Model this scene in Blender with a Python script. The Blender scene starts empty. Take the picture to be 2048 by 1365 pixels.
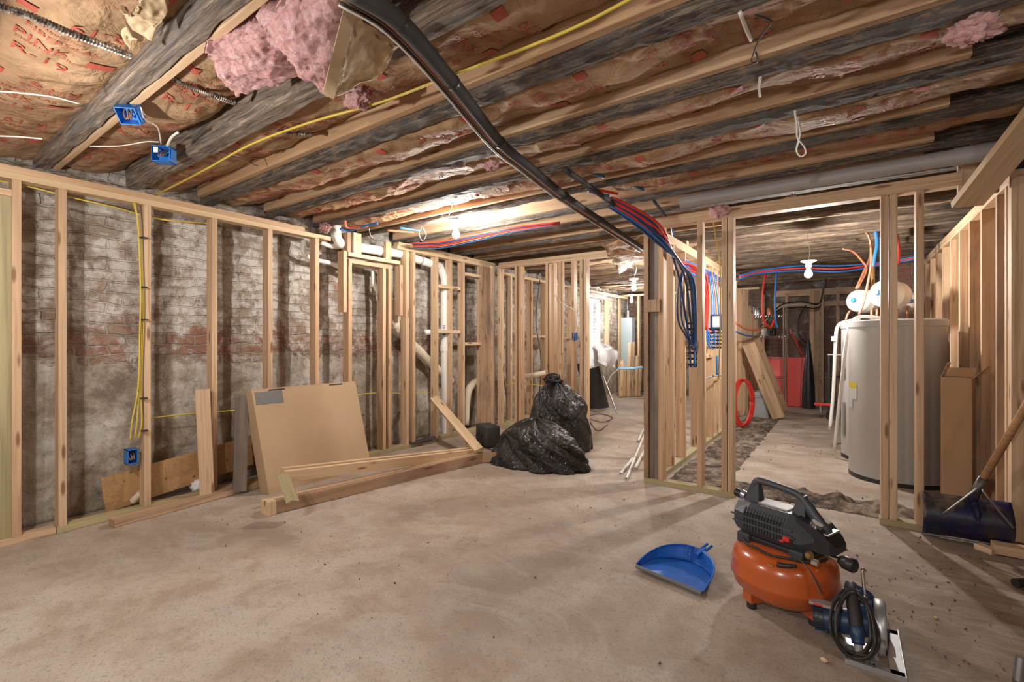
import bpy, bmesh, math, random
from mathutils import Vector, Matrix, noise
random.seed(7)
S = bpy.context.scene; C = S.collection
V = Vector; sin, cos, pi = math.sin, math.cos, math.pi
# ---------------------------------------------------------------- camera, world, exposure
FP = 940.0; YAW = math.radians(35.3); CZ = 1.15
fv = V((-sin(YAW), cos(YAW), 0)); rv = V((cos(YAW), sin(YAW), 0))
cd = bpy.data.cameras.new('camera'); cam = bpy.data.objects.new('camera', cd); C.objects.link(cam)
cam.location = (0, 0, CZ); cam.rotation_euler = (pi/2, 0, YAW)
cd.sensor_width = 36; cd.lens = 36*FP/2048; cd.clip_start = .02; cd.clip_end = 100
S.camera = cam
S.view_settings.view_transform = 'Standard'; S.view_settings.look = 'None'
S.view_settings.gamma = 1; S.view_settings.use_curve_mapping = False
S.view_settings.exposure = 0.62
wd = bpy.data.worlds.new('sky'); S.world = wd; wd.use_nodes = True
wd.node_tree.nodes['Background'].inputs[0].default_value = (.80, .90, 1, 1)
wd.node_tree.nodes['Background'].inputs[1].default_value = 4
BULB = {}   # strengths of the bare bulbs and the added fill bulbs, in watts
BULB['work'] = 44; BULB['utility'] = 56; BULB['passage'] = 32; BULB['end'] = 34
BULB['near'] = 36; BULB['behind'] = 48; BULB['side'] = 8

def at(px, py, X=None, Y=None, Z=None, D=None):
    "the point of a plane (X=, Y=, Z= or distance D=) seen at a pixel of the 2048x1365 frame"
    r = fv + rv*((px-1024)/FP) + V((0, 0, (682.5-py)/FP))
    if D is not None: k = D
    elif X is not None: k = X/r.x
    elif Y is not None: k = Y/r.y
    else: k = (Z-CZ)/r.z
    return V((0, 0, CZ)) + r*k

# ---------------------------------------------------------------- materials
MATS = {}
class N:
    def __init__(s, name, rough=.6, metal=0.):
        m = bpy.data.materials.new(name); m.use_nodes = True; s.m = m; s.t = m.node_tree
        s.b = s.t.nodes['Principled BSDF']; s.b.inputs['Roughness'].default_value = rough
        s.b.inputs['Metallic'].default_value = metal; MATS[name] = m
    def n(s, ty, **k):
        d = s.t.nodes.new(ty)
        for a, v in k.items():
            if a in d.inputs: s.put(v, d.inputs[a])
            else: setattr(d, a, v)
        return d
    def put(s, v, inp):
        if isinstance(v, bpy.types.NodeSocket): s.t.links.new(v, inp)
        else: inp.default_value = v
    def co(s, scale=(1, 1, 1), rnd=0, kind='Object'):
        tc = s.n('ShaderNodeTexCoord').outputs[kind]
        mp = s.n('ShaderNodeMapping', Vector=tc, Scale=scale)
        if rnd:
            oi = s.n('ShaderNodeObjectInfo').outputs['Random']
            mm = s.n('ShaderNodeMath', operation='MULTIPLY'); s.put(oi, mm.inputs[0]); mm.inputs[1].default_value = rnd
            cb = s.n('ShaderNodeCombineXYZ'); s.put(mm.outputs[0], cb.inputs[0]); s.put(mm.outputs[0], cb.inputs[1]); s.put(mm.outputs[0], cb.inputs[2])
            s.put(cb.outputs[0], mp.inputs['Location'])
        return mp.outputs[0]
    def noise(s, v, scale, detail=4, rough=.55, dist=0.):
        return s.n('ShaderNodeTexNoise', Vector=v, Scale=scale, Detail=detail, Roughness=rough, Distortion=dist).outputs['Fac']
    def ramp(s, fac, stops):
        r = s.n('ShaderNodeValToRGB'); s.put(fac, r.inputs[0]); e = r.color_ramp.elements
        while len(e) < len(stops): e.new(.5)
        for i, (p, c) in enumerate(stops):
            e[i].position = p; e[i].color = (c, c, c, 1) if isinstance(c, (int, float)) else (*c, 1)
        return r.outputs[0]
    def mix(s, f, a, b, mode='MIX'):
        x = s.n('ShaderNodeMix', data_type='RGBA', blend_type=mode)
        s.put(f, x.inputs[0])
        for v, i in ((a, 6), (b, 7)):
            s.put(v if isinstance(v, bpy.types.NodeSocket) else (*v, 1), x.inputs[i])
        return x.outputs[2]
    def math(s, op, a, b=0.):
        x = s.n('ShaderNodeMath', operation=op); s.put(a, x.inputs[0]); s.put(b, x.inputs[1]); return x.outputs[0]
    def col(s, c): s.put(c if isinstance(c, bpy.types.NodeSocket) else (*c, 1), s.b.inputs['Base Color'])
    def bump(s, h, st=.4, d=.01):
        s.put(s.n('ShaderNodeBump', Height=h, Strength=st, Distance=d).outputs[0], s.b.inputs['Normal'])

def flat(name, c, rough=.5, metal=0., spec=None, coat=0, var=.12, vs=9):
    k = N(name, rough, metal); v = k.co((1, 1, 1), 5)
    f = k.noise(v, vs, 5)
    k.col(k.mix(f, [x*(1-var) for x in c], [min(1, x*(1+var)) for x in c]))
    if coat: k.b.inputs['Coat Weight'].default_value = coat; k.b.inputs['Coat Roughness'].default_value = .15
    return k.m

def wood(name, pale, dark, warm, knots=True, dirty=0.):
    k = N(name, .62)
    v = k.co((1.3, 48, 48), 31); g = k.noise(v, 1.0, 6, .65, .7)
    v2 = k.co((.35, 7, 7), 17); g2 = k.noise(v2, 1.0, 3, .5, 1.2)
    c = k.ramp(g, [(.34, dark), (.5, pale), (.68, [min(1, x*1.12) for x in pale])])
    oi = k.n('ShaderNodeObjectInfo').outputs['Random']
    c = k.mix(k.math('MULTIPLY', oi, .55), c, warm, 'MIX')
    c = k.mix(k.ramp(g2, [(.45, 0.), (.60, .5)]), c, dark)
    if knots:
        kv = k.co((3.2, 15, 15), 13)
        vo = k.n('ShaderNodeTexVoronoi', Vector=kv, Scale=1.0).outputs['Distance']
        c = k.mix(k.ramp(vo, [(.10, .85), (.19, 0.)]), c, (.17, .07, .03))
    if dirty:
        c = k.mix(k.ramp(k.noise(k.co((2, 3, 3), 9), 1.2, 5, .65), [(.5, 0.), (.7, dirty)]), c, (.11, .085, .07))
    k.col(c); k.bump(g, .12, .002); return k.m

wood('pine', (.60, .425, .27), (.38, .23, .125), (.55, .32, .17))
wood('pine_pale', (.66, .49, .31), (.50, .34, .19), (.62, .42, .24))
wood('pine_treated', (.43, .36, .20), (.28, .23, .12), (.40, .31, .16), False)
wood('pine_grimy', (.47, .31, .19), (.24, .15, .09), (.38, .21, .11), True, .6)
wood('grey_board', (.24, .19, .155), (.12, .09, .075), (.22, .16, .12), False, .6)
wood('plywood', (.50, .30, .14), (.33, .18, .075), (.48, .27, .12))
wood('ash_handle', (.45, .24, .11), (.30, .15, .07), (.42, .22, .1), False)

k = N('old_timber', .8)
g = k.noise(k.co((2.2, 60, 60), 23), 1., 8, .75, .8); g2 = k.noise(k.co((1.5, 6, 6), 7), 1., 6, .7)
g3 = k.noise(k.co((14, 50, 50), 3), 1., 6, .75)
c = k.ramp(g, [(.38, (.014, .011, .010)), (.5, (.07, .056, .046)), (.64, (.25, .195, .15))])
c = k.mix(k.ramp(g2, [(.48, 0.), (.58, .6)]), c, (.105, .098, .095))
c = k.mix(k.ramp(g3, [(.52, 0.), (.62, .75)]), c, (.27, .17, .10))
k.col(c); k.bump(g3, .9, .012)
k = N('old_timber_light', .8)
g = k.noise(k.co((3, 60, 60), 23), 1., 7, .75, .8); g3 = k.noise(k.co((6, 26, 26), 3), 1., 7, .75, .6)
c = k.ramp(g, [(.38, (.06, .04, .028)), (.5, (.21, .145, .095)), (.64, (.42, .31, .21))])
c = k.mix(k.math('MULTIPLY', k.n('ShaderNodeObjectInfo').outputs['Random'], .45), c, (.13, .085, .055))
k.col(k.mix(k.ramp(g3, [(.5, 0.), (.62, .7)]), c, (.06, .045, .036))); k.bump(k.math('ADD', g3, g), .9, .014)

k = N('hewn_timber', .8)
g = k.noise(k.co((3, 55, 55), 23), 1., 8, .75, .8); g2 = k.noise(k.co((2, 9, 9), 7), 1., 6, .7)
c = k.ramp(g, [(.38, (.07, .05, .04)), (.5, (.22, .165, .125)), (.62, (.44, .35, .27))])
c = k.mix(k.ramp(g2, [(.5, 0.), (.58, .6)]), c, (.17, .155, .15)); k.col(c); k.bump(g, .9, .012)

def kraft(name, a, b, c3):
    k = N(name, .72); k.b.inputs['Specular IOR Level'].default_value = .3; v = k.co()
    n1 = k.noise(v, 3.2, 7, .65, .6); n2 = k.noise(k.co((30, 4, 4)), 1.5, 3)
    c = k.ramp(n1, [(.3, a), (.55, b), (.75, c3)])
    st = k.n('ShaderNodeTexWave', wave_type='BANDS', bands_direction='X', Vector=k.co((1, .05, .05)), Scale=22., Distortion=.6)
    gate = k.ramp(k.noise(k.co((1.9, .3, .3)), 1.3, 1), [(.50, 0.), (.53, .5)])
    ln = k.math('MULTIPLY', k.ramp(st.outputs['Fac'], [(.86, 0.), (.95, 1.)]), gate)
    c = k.mix(ln, c, (.42, .10, .06))
    c = k.mix(k.ramp(n2, [(.55, 0.), (.8, .25)]), c, (.17, .1, .05))
    vo = k.n('ShaderNodeTexVoronoi', feature='DISTANCE_TO_EDGE', Vector=k.n('ShaderNodeTexNoise', Vector=v, Scale=2.2, Detail=4).outputs['Color'], Scale=7.).outputs['Distance']
    k.col(c); k.bump(k.math('ADD', k.noise(v, 11, 6, .65, 1.2), k.math('MULTIPLY', vo, 1.1)), .75, .022)
kraft('kraft', (.24, .14, .072), (.42, .27, .155), (.53, .37, .235))
flat('kraft_plain', (.50, .37, .22), .7, var=.25, vs=6)
flat('print_red', (.42, .085, .055), .6, var=.35, vs=14)
k = N('fibre_pink', .95); g = k.noise(k.co((5, 9, 9)), 4, 8, .75, 1.6)
k.col(k.ramp(g, [(.36, (.60, .27, .27)), (.5, (.76, .43, .42)), (.64, (.88, .64, .63))])); k.bump(k.noise(k.co((6, 10, 10)), 5, 9, .8, 2.2), .8, .012)

# masonry: the plane coordinate is x+y so that it serves walls either way
def masonry(name, white, plaster_z, darker):
    k = N(name, .85); tc = k.n('ShaderNodeTexCoord').outputs['Object']
    sp = k.n('ShaderNodeSeparateXYZ', Vector=tc)
    u = k.math('ADD', sp.outputs[0], sp.outputs[1])
    nn = k.n('ShaderNodeTexNoise', Vector=tc, Scale=2.6, Detail=2); nf = nn.outputs['Fac']; nf2 = k.n('ShaderNodeTexNoise', Vector=tc, Scale=13., Detail=3).outputs['Fac']
    zz = k.math('ADD', k.math('ADD', sp.outputs[2], k.math('MULTIPLY', nf, .09)), k.math('MULTIPLY', nf2, .035))
    uu = k.math('ADD', k.math('ADD', u, k.math('MULTIPLY', nf, .12)), k.math('MULTIPLY', nf2, .05))
    cb = k.n('ShaderNodeCombineXYZ', X=uu, Y=zz)
    br = k.n('ShaderNodeTexBrick', Vector=cb.outputs[0], Scale=1.); br.inputs['Brick Width'].default_value = .215
    br.inputs['Row Height'].default_value = .074; br.inputs['Mortar Size'].default_value = .009; br.inputs['Mortar Smooth'].default_value = .4
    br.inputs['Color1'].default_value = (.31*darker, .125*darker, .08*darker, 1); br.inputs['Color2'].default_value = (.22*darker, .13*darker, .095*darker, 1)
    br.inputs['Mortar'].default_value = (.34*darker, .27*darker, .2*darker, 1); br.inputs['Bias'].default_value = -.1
    n_big = k.noise(tc, 1.7, 5, .6, .5); n_fine = k.noise(tc, 15, 7, .72, .6); n_mid = k.noise(tc, 5.5, 6, .65, .4)
    c = k.mix(k.ramp(n_big, [(.4, 0.), (.6, .55)]), br.outputs['Color'], (.26*darker, .19*darker, .14*darker))
    # whitewash: thin near the red band, thick above
    s1 = k.math('ADD', k.math('MULTIPLY', n_mid, .62), k.math('MULTIPLY', n_fine, .38))
    hz = k.ramp(k.math('DIVIDE', sp.outputs[2], 2.5), [(.42, .24), (.50, .37), (.57, .51), (.9, .60)])
    th = k.math('SUBTRACT', k.math('ADD', s1, k.math('MULTIPLY', hz, white)), .5)
    wh = k.ramp(k.noise(tc, 7, 6, .7), [(.42, (.34*darker, .275*darker, .21*darker)), (.56, (.68*darker, .64*darker, .58*darker))])
    c = k.mix(k.ramp(th, [(.12, 0.), (.22, .92)]), c, wh)
    c = k.mix(k.math('MULTIPLY', br.outputs['Fac'], k.ramp(k.noise(tc, 2.2, 4), [(.44, .0), (.6, .45)])), c, (.17, .12, .09))
    c = k.mix(k.ramp(n_fine, [(.55, 0.), (.68, .75)]), c, (.13, .10, .08))
    c = k.mix(k.ramp(k.noise(tc, 1.1, 4, .6, .8), [(.52, 0.), (.66, .6)]), c, (.15, .115, .09))
    # render on the lower part
    pz = k.math('ADD', sp.outputs[2], k.math('MULTIPLY', k.math('SUBTRACT', n_mid, .5), .5))
    pm = k.ramp(k.math('DIVIDE', k.math('SUBTRACT', pz, plaster_z-.1), .2), [(.3, 1.), (.62, 0.)])
    pl = k.ramp(k.noise(tc, 2.6, 8, .75, .5), [(.36, (.20*darker, .15*darker, .11*darker)), (.49, (.38*darker, .32*darker, .25*darker)), (.60, (.55*darker, .51*darker, .45*darker))])
    pl = k.mix(k.ramp(n_fine, [(.54, 0.), (.66, .6)]), pl, (.17, .13, .10))
    c = k.mix(pm, c, pl); k.col(c)
    h = k.math('ADD', k.math('MULTIPLY', k.math('SUBTRACT', 1., br.outputs['Fac']), k.math('SUBTRACT', 1., pm)), k.math('MULTIPLY', n_fine, 1.3))
    k.bump(h, .9, .02)
masonry('masonry_left', .52, 1.02, 1.0)
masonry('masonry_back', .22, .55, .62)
masonry('masonry_red', .0, -1., 1.1)

k = N('concrete', .75); tc = k.co()
n1 = k.noise(tc, .9, 6, .6, .6); n2 = k.noise(tc, 5, 7, .65, .4); n3 = k.noise(tc, 70, 3, .6); n4 = k.noise(k.co((1.3, 2.4, 1)), 1.6, 7, .7, .8)
c = k.ramp(n1, [(.36, (.30, .235, .185)), (.5, (.42, .34, .272)), (.62, (.50, .425, .355))])
c = k.mix(k.ramp(n2, [(.46, 0.), (.62, .55)]), c, (.31, .22, .155))
c = k.mix(k.ramp(n4, [(.5, 0.), (.62, .45)]), c, (.50, .44, .38))
n5 = k.noise(k.co((1, 1, 1)), 24, 6, .75, .5)
c = k.mix(k.ramp(n5, [(.57, 0.), (.70, .7)]), c, (.20, .15, .115))
c = k.mix(k.ramp(n3, [(.57, 0.), (.68, .55)]), c, (.2, .15, .12))
n6 = k.noise(tc, 160, 3, .7); c = k.mix(k.ramp(n6, [(.38, .35), (.5, 0.)]), c, (.22, .17, .135))
sp = k.n('ShaderNodeSeparateXYZ', Vector=tc)      # soil trodden out of the trench
w1 = k.ramp(k.math('DIVIDE', k.math('ADD', sp.outputs[0], .9), 2.5), [(.2, 0.), (.6, 1.)]); w2 = k.ramp(k.math('DIVIDE', sp.outputs[1], 10.), [(.3, 1.), (.48, .15)])
c = k.mix(k.math('MULTIPLY', k.math('MULTIPLY', w1, w2), k.ramp(k.noise(k.co((1, 2.5, 1)), 3.4, 8, .72, .8), [(.36, .25), (.58, 1.)])), c, (.17, .105, .065))
k.col(c); k.bump(k.math('ADD', k.math('MULTIPLY', n2, .8), k.math('ADD', k.math('MULTIPLY', n3, .35), k.math('MULTIPLY', n5, .5))), .45, .008)
k = N('dirt', .95); n1 = k.noise(k.co(), 9, 8, .7)
k.col(k.ramp(n1, [(.38, (.05, .035, .028)), (.5, (.17, .125, .095)), (.6, (.36, .28, .21))])); k.bump(n1, 1., .03)
k = N('cardboard', .8); g = k.noise(k.co((1, 1, 1)), 3, 4); g2 = k.noise(k.co((1, 90, 1)), 2, 2)
k.col(k.mix(k.ramp(g, [(.4, 0.), (.7, .5)]), (.47, .325, .195), (.40, .265, .15))); k.bump(g2, .06, .002)
k = N('bag_plastic', .2); g = k.noise(k.co((2.5, 1, 2)), 3.2, 3, .5, 2.5)
g2 = k.noise(k.co((6, 1.2, 3)), 2.6, 4, .5, 3.5)
k.col((.014, .013, .013)); k.b.inputs['Specular IOR Level'].default_value = .6; k.bump(k.math('ADD', g, k.math('MULTIPLY', g2, .7)), .8, .035)
flat('black_plastic', (.022, .022, .024), .38); flat('grey_plastic', (.055, .06, .07), .42); flat('rubber', (.03, .03, .032), .6)
flat('dark_void', (.008, .007, .007), .8)
flat('pvc_white', (.80, .78, .72), .3, var=.06); flat('pvc_cream', (.70, .60, .46), .4, var=.1); flat('pvc_grey', (.36, .335, .32), .45, var=.08)
flat('foam_black', (.04, .037, .036), .75, var=.4); flat('box_blue', (.02, .17, .55), .4); flat('pex_blue', (.035, .17, .50), .35)
flat('pex_navy', (.02, .06, .17), .35); flat('pex_red', (.68, .045, .03), .35); flat('copper', (.72, .30, .17), .35, .75)
flat('pex_orange', (.72, .20, .10), .4); flat('tank_orange', (.52, .10, .018), .28, coat=.6, var=.06); flat('cable_yellow', (.62, .47, .07), .5)
flat('cable_white', (.70, .66, .60), .5); flat('cable_black', (.025, .022, .02), .5); flat('cable_brown', (.20, .11, .07), .5)
flat('pan_blue', (.02, .13, .52), .4, var=.3, vs=16); flat('lip_grey', (.16, .155, .15), .7); flat('chrome', (.75, .75, .75), .2, 1.)
flat('steel', (.45, .45, .46), .35, .9, var=.25); flat('cast_alu', (.55, .56, .58), .4, .7, var=.2); flat('brass', (.65, .45, .2), .35, .9)
flat('enamel_grey', (.36, .34, .32), .38, var=.05); flat('tank_white', (.78, .76, .70), .35, var=.04); flat('cap_blue', (.04, .22, .62), .4)
flat('saw_blue', (.02, .05, .11), .4); flat('switch_red', (.75, .03, .02), .4); flat('panel_red', (.62, .035, .02), .4)
flat('sheet_white', (.74, .75, .76), .35, var=.15); flat('duct_blue', (.52, .62, .67), .5, var=.05); flat('tape_blue', (.25, .45, .66), .5)
flat('bucket_grey', (.36, .38, .39), .5); k = N('shovel_navy', .4); g = k.noise(k.co((1, 1, 1)), 6, 7, .7, .6); k.col(k.ramp(g, [(.42, (.012, .011, .06)), (.52, (.03, .024, .03)), (.62, (.13, .09, .065))])); k.bump(g, .2, .003); flat('label_white', (.75, .75, .72), .5)
flat('label_yellow', (.75, .62, .06), .5); flat('marker_grey', (.17, .165, .155), .8, var=.25, vs=30); flat('porcelain', (.82, .80, .76), .25)
flat('ink', (.03, .03, .03), .8); flat('vinyl', (.82, .83, .84), .4); flat('rag', (.06, .045, .04), .95, var=.4)
k = N('glass', .02); k.b.inputs['Transmission Weight'].default_value = 1.; k.b.inputs['IOR'].default_value = 1.1; k.col((.95, .97, 1))
k = N('flex_metal', .4, .8); w = k.n('ShaderNodeTexNoise', Vector=k.co(), Scale=60.); k.col(k.ramp(w.outputs['Fac'], [(.4, (.13, .11, .1)), (.6, (.5, .45, .4))]))
def glow(name, watts, r):
    k = N(name); a = 4*pi*r*r
    k.b.inputs['Emission Color'].default_value = (1, .955, .90, 1); k.b.inputs['Emission Strength'].default_value = watts/(a*pi); return k.m
def mat(m): return MATS[m] if isinstance(m, str) else m

# ---------------------------------------------------------------- builders
def wm(o):
    M = o.matrix_basis.copy()
    while o.parent: o = o.parent; M = o.matrix_basis @ M
    return M
def tag(o, label, cat, group=None, kind=None):
    o['label'] = label; o['category'] = cat
    if group: o['group'] = group
    if kind: o['kind'] = kind
    return o
def thing(name, label, cat, loc=(0, 0, 0), rz=0, group=None):
    o = bpy.data.objects.new(name, None); C.objects.link(o); o.empty_display_size = .05
    o.matrix_basis = Matrix.Translation(loc) @ Matrix.Rotation(rz, 4, 'Z'); return tag(o, label, cat, group)
def T(x=0, y=0, z=0, rx=0, ry=0, rz=0):
    return Matrix.Translation((x, y, z)) @ Matrix.Rotation(rz, 4, 'Z') @ Matrix.Rotation(ry, 4, 'Y') @ Matrix.Rotation(rx, 4, 'X')
def spline(pts, n=6):
    pts = [V(p) for p in pts]
    if len(pts) < 3: return pts
    P = [pts[0]*2-pts[1]]+pts+[pts[-1]*2-pts[-2]]; out = []
    for i in range(1, len(P)-2):
        a, b, c, d = P[i-1:i+3]
        for j in range(n):
            t = j/n; out.append(.5*((2*b)+(c-a)*t+(2*a-5*b+4*c-d)*t*t+(3*b-a-3*c+d)*t**3))
    return out+[pts[-1]]
def ribbed(q, r):
    P_ = spline([V(p) for p in q], 40); return P_, [r*(1.12 if (i//2) % 2 else .82) for i in range(len(P_))]
class MB:
    def __init__(s): s.v = []; s.f = []
    def add(s, vs, fs, M=None):
        o = len(s.v); s.v += [(M @ V(p)) if M is not None else V(p) for p in vs]; s.f += [[i+o for i in f] for f in fs]; return s
    def box(s, a, b, M=None, bev=0.):
        bm = bmesh.new(); bmesh.ops.create_cube(bm, size=1)
        a, b = V(a), V(b); c = (a+b)/2; d = b-a
        for v in bm.verts: v.co = V((v.co.x*abs(d.x), v.co.y*abs(d.y), v.co.z*abs(d.z)))+c
        if bev: bmesh.ops.bevel(bm, geom=bm.edges[:], offset=bev, segments=2, affect='EDGES', profile=.6)
        bm.verts.index_update(); s.add([v.co.copy() for v in bm.verts], [[v.index for v in f.verts] for f in bm.faces], M); bm.free(); return s
    def tube(s, pts, r, seg=8, n=5, M=None, closed=False, flatten=1., sp=True):
        P = spline(pts, n) if sp else [V(p) for p in pts]
        rr = r if isinstance(r, (list, tuple)) else [r]*len(P)
        if len(rr) != len(P): rr = [rr[min(len(rr)-1, int(i*(len(rr)-1)/(len(P)-1)+.5))] for i in range(len(P))]
        t0 = (P[1]-P[0]).normalized(); u = t0.orthogonal().normalized(); vs = []; fs = []
        for i, p in enumerate(P):
            t = (P[min(i+1, len(P)-1)]-P[max(i-1, 0)]).normalized()
            u = (u-t*u.dot(t)).normalized(); w = t.cross(u)
            for j in range(seg):
                a = 2*pi*j/seg; vs.append(p+(u*cos(a)+w*sin(a)*flatten)*rr[i])
        for i in range(len(P)-1):
            for j in range(seg): fs.append([i*seg+j, i*seg+(j+1) % seg, (i+1)*seg+(j+1) % seg, (i+1)*seg+j])
        fs.append(list(range(seg))[::-1]); fs.append([(len(P)-1)*seg+j for j in range(seg)])
        return s.add(vs, fs, M)
    def lathe(s, prof, M=None, seg=32):
        vs = []; fs = []
        for r, z in prof:
            for j in range(seg): a = 2*pi*j/seg; vs.append((r*cos(a), r*sin(a), z))
        for i in range(len(prof)-1):
            for j in range(seg): fs.append([i*seg+j, i*seg+(j+1) % seg, (i+1)*seg+(j+1) % seg, (i+1)*seg+j])
        if prof[0][0] > 1e-6: fs.append(list(range(seg))[::-1])
        if prof[-1][0] > 1e-6: fs.append([(len(prof)-1)*seg+j for j in range(seg)])
        return s.add(vs, fs, M)
    def prism(s, poly, h, M=None):
        n = len(poly); vs = [(x, y, 0) for x, y in poly]+[(x, y, h) for x, y in poly]
        return s.add(vs, [list(range(n))[::-1], list(range(n, 2*n))]+[[i, (i+1) % n, n+(i+1) % n, n+i] for i in range(n)], M)
    def loft(s, secs, M=None):
        n = len(secs[0]); vs = [p for q in secs for p in q]
        fs = [[i*n+j, i*n+(j+1) % n, (i+1)*n+(j+1) % n, (i+1)*n+j] for i in range(len(secs)-1) for j in range(n)]
        fs += [list(range(n))[::-1], [(len(secs)-1)*n+j for j in range(n)]]
        return s.add(vs, fs, M)
    def grid(s, fn, nu, nv, M=None, thick=None):
        vs = [fn(i/nu, j/nv) for i in range(nu+1) for j in range(nv+1)]; W = nv+1
        fs = [[i*W+j, (i+1)*W+j, (i+1)*W+j+1, i*W+j+1] for i in range(nu) for j in range(nv)]
        if thick is not None:
            t = V(thick); n = len(vs); vs = [V(p) for p in vs]; vs += [p+t for p in vs]
            fs += [[k+n for k in f][::-1] for f in fs]
            ring = [i*W for i in range(nu+1)]+[nu*W+j for j in range(1, W)]+[i*W+nv for i in range(nu-1, -1, -1)]+[j for j in range(nv-1, 0, -1)]
            fs += [[ring[k], ring[(k+1) % len(ring)], ring[(k+1) % len(ring)]+n, ring[k]+n][::-1] for k in range(len(ring))]
        return s.add(vs, fs, M)
    def build(s, name, m, parent=None, smooth=False, world0=False):
        if parent is not None: Mi = wm(parent).inverted()
        elif world0: Mi = Matrix.Identity(4)
        else:
            xs = [p.x for p in s.v]; ys = [p.y for p in s.v]; zs = [p.z for p in s.v]
            Mi = Matrix.Translation((-(min(xs)+max(xs))/2, -(min(ys)+max(ys))/2, -min(zs)))
        me = bpy.data.meshes.new(name); me.from_pydata([Mi @ p for p in s.v], [], s.f); me.validate()
        bm = bmesh.new(); bm.from_mesh(me); bmesh.ops.recalc_face_normals(bm, faces=bm.faces[:]); bm.to_mesh(me); bm.free()
        me.materials.append(mat(m))
        o = bpy.data.objects.new(name, me); C.objects.link(o)
        if parent is not None: o.parent = parent
        else: o.matrix_basis = Mi.inverted()
        if smooth:
            me.shade_smooth()
            if smooth != 'full': me.set_sharp_from_angle(angle=math.radians(40))
        return o
def board(name, p0, p1, w, t, m, parent=None, wd=(0, 0, 1), bev=.0025):
    "a plank from p0 to p1 along its grain, w wide along wd, t thick"
    p0, p1 = V(p0), V(p1); L = (p1-p0).length; x = (p1-p0)/L; y = V(wd); y = (y-x*y.dot(x)).normalized(); z = x.cross(y)
    mb = MB().box((0, -w/2, -t/2), (L, w/2, t/2), None, bev)
    me = bpy.data.meshes.new(name); me.from_pydata(mb.v, [], mb.f); me.materials.append(mat(m))
    o = bpy.data.objects.new(name, me); C.objects.link(o)
    M = Matrix((x, y, z)).transposed().to_4x4(); M.translation = p0
    if parent is not None: o.parent = parent; o.matrix_basis = wm(parent).inverted() @ M
    else: o.matrix_basis = M
    return o
def struct(o): o['kind'] = 'structure'; return o
def fbm(p, o=4): return noise.fractal(V(p), .9, 2.1, o)
def patch(name, cs, m, parent=None, amp=.02, freq=6, nu=30, nv=20, thick=(0, 0, .01), seed=0, sag=0, nrm=(0, 0, 1)):
    a, b, c, d = [V(q) for q in cs]; nr = V(nrm)
    def fn(u, v):
        p = a*(1-u)*(1-v)+b*u*(1-v)+c*u*v+d*(1-u)*v
        p = p+nr*(amp*fbm(p*freq+V((seed, 0, 0)))-sag*sin(pi*u)*sin(pi*v))
        e = min(u, 1-u, v, 1-v)
        if e < .08: p = p+V(noise.noise_vector(p*freq*2.3))*amp*1.1
        return p
    return MB().grid(fn, nu, nv, None, thick).build(name, m, parent, 'full')
def cable(name, label, pts, r, m, group=None, cat='cable', seg=6):
    if m == 'flex_metal':
        a_, b_ = ribbed(pts, r); return tag(MB().tube(a_, b_, 10, sp=False).build(name, m, None, True), label, cat)
    return tag(MB().tube(pts, r, seg).build(name, m, None, 'full'), label, cat, group)

# ---------------------------------------------------------------- the shell
XL, XR, YB, YN, ZJ, ZF = -4.12, 1.6, 10.45, -2.6, 2.22, 2.45
def relief(name, m, fn, nu, nv, amp, nrm, thick):
    def f(u, v):
        p = V(fn(u, v)); return p+V(nrm)*amp*(fbm(p*1.6)+.5*fbm(p*7))
    return struct(MB().grid(f, nu, nv, None, thick).build(name, m, None, 'full', True))
WY0, WY1, WZ0, WZ1 = 8.2, 9.35, 1.0, 2.03
relief('floor', 'concrete', lambda u, v: (XL-.3+(XR-XL+.6)*u, YN+(YB-YN+.3)*v, 0), 60, 120, .0025, (0, 0, 1), (0, 0, -.15))
relief('wall_left', 'masonry_left', lambda u, v: (XL, YN+(WY0-YN)*u, 2.6*v), 300, 70, .016, (1, 0, 0), (-.35, 0, 0))
o = MB()
o.box((XL-.35, WY0, -.1), (XL, WY1, WZ0)).box((XL-.35, WY0, WZ1), (XL, WY1, 2.6)).box((XL-.35, WY1, -.1), (XL, YB, 2.6))
struct(o.build('wall_left_window_side', 'masonry_left', None, False, True)).name = 'wall_left.001'
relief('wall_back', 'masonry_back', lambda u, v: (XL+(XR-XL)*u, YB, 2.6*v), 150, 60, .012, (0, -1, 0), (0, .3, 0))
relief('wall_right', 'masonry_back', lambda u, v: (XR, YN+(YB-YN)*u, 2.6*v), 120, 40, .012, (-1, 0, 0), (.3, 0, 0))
relief('wall_near', 'masonry_left', lambda u, v: (XL+(XR-XL)*u, YN, 2.6*v), 60, 30, .012, (0, 1, 0), (0, -.3, 0))
cl = MB()
for i in range(90):
    y = YN+i*.146
    if y < YB: cl.box((XL-.1, y, ZF+random.uniform(0, .004)), (XR+.1, y+.143, ZF+.03))
cl.box((XL-.1, YN, ZF+.03), (XR+.1, YB, ZF+.05))
struct(cl.build('ceiling', 'old_timber', None, False, True))
# window in the left wall
w = MB(); f = .055
for a, b in (((WY0, WZ0), (WY0+f, WZ1)), ((WY1-f, WZ0), (WY1, WZ1)), ((WY0, WZ0), (WY1, WZ0+f)), ((WY0, WZ1-f), (WY1, WZ1)), (((WY0+WY1)/2-.03, WZ0), ((WY0+WY1)/2+.03, WZ1))):
    w.box((XL-.24, a[0], a[1]), (XL-.17, b[0], b[1]), None, .006)
win = struct(w.build('window_1', 'vinyl'))
MB().box((XL-.215, WY0+f, WZ0+f), (XL-.205, WY1-f, WZ1-f)).build('window_pane', 'glass', win)
struct(board('trim_1', (XL-.02, WY1+.0, WZ0), (XL-.02, WY1+.0, WZ1), .10, .03, 'pine', None, (1, 0, 0)))
# plants/light outside need nothing: the sky shows through the pane

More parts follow.
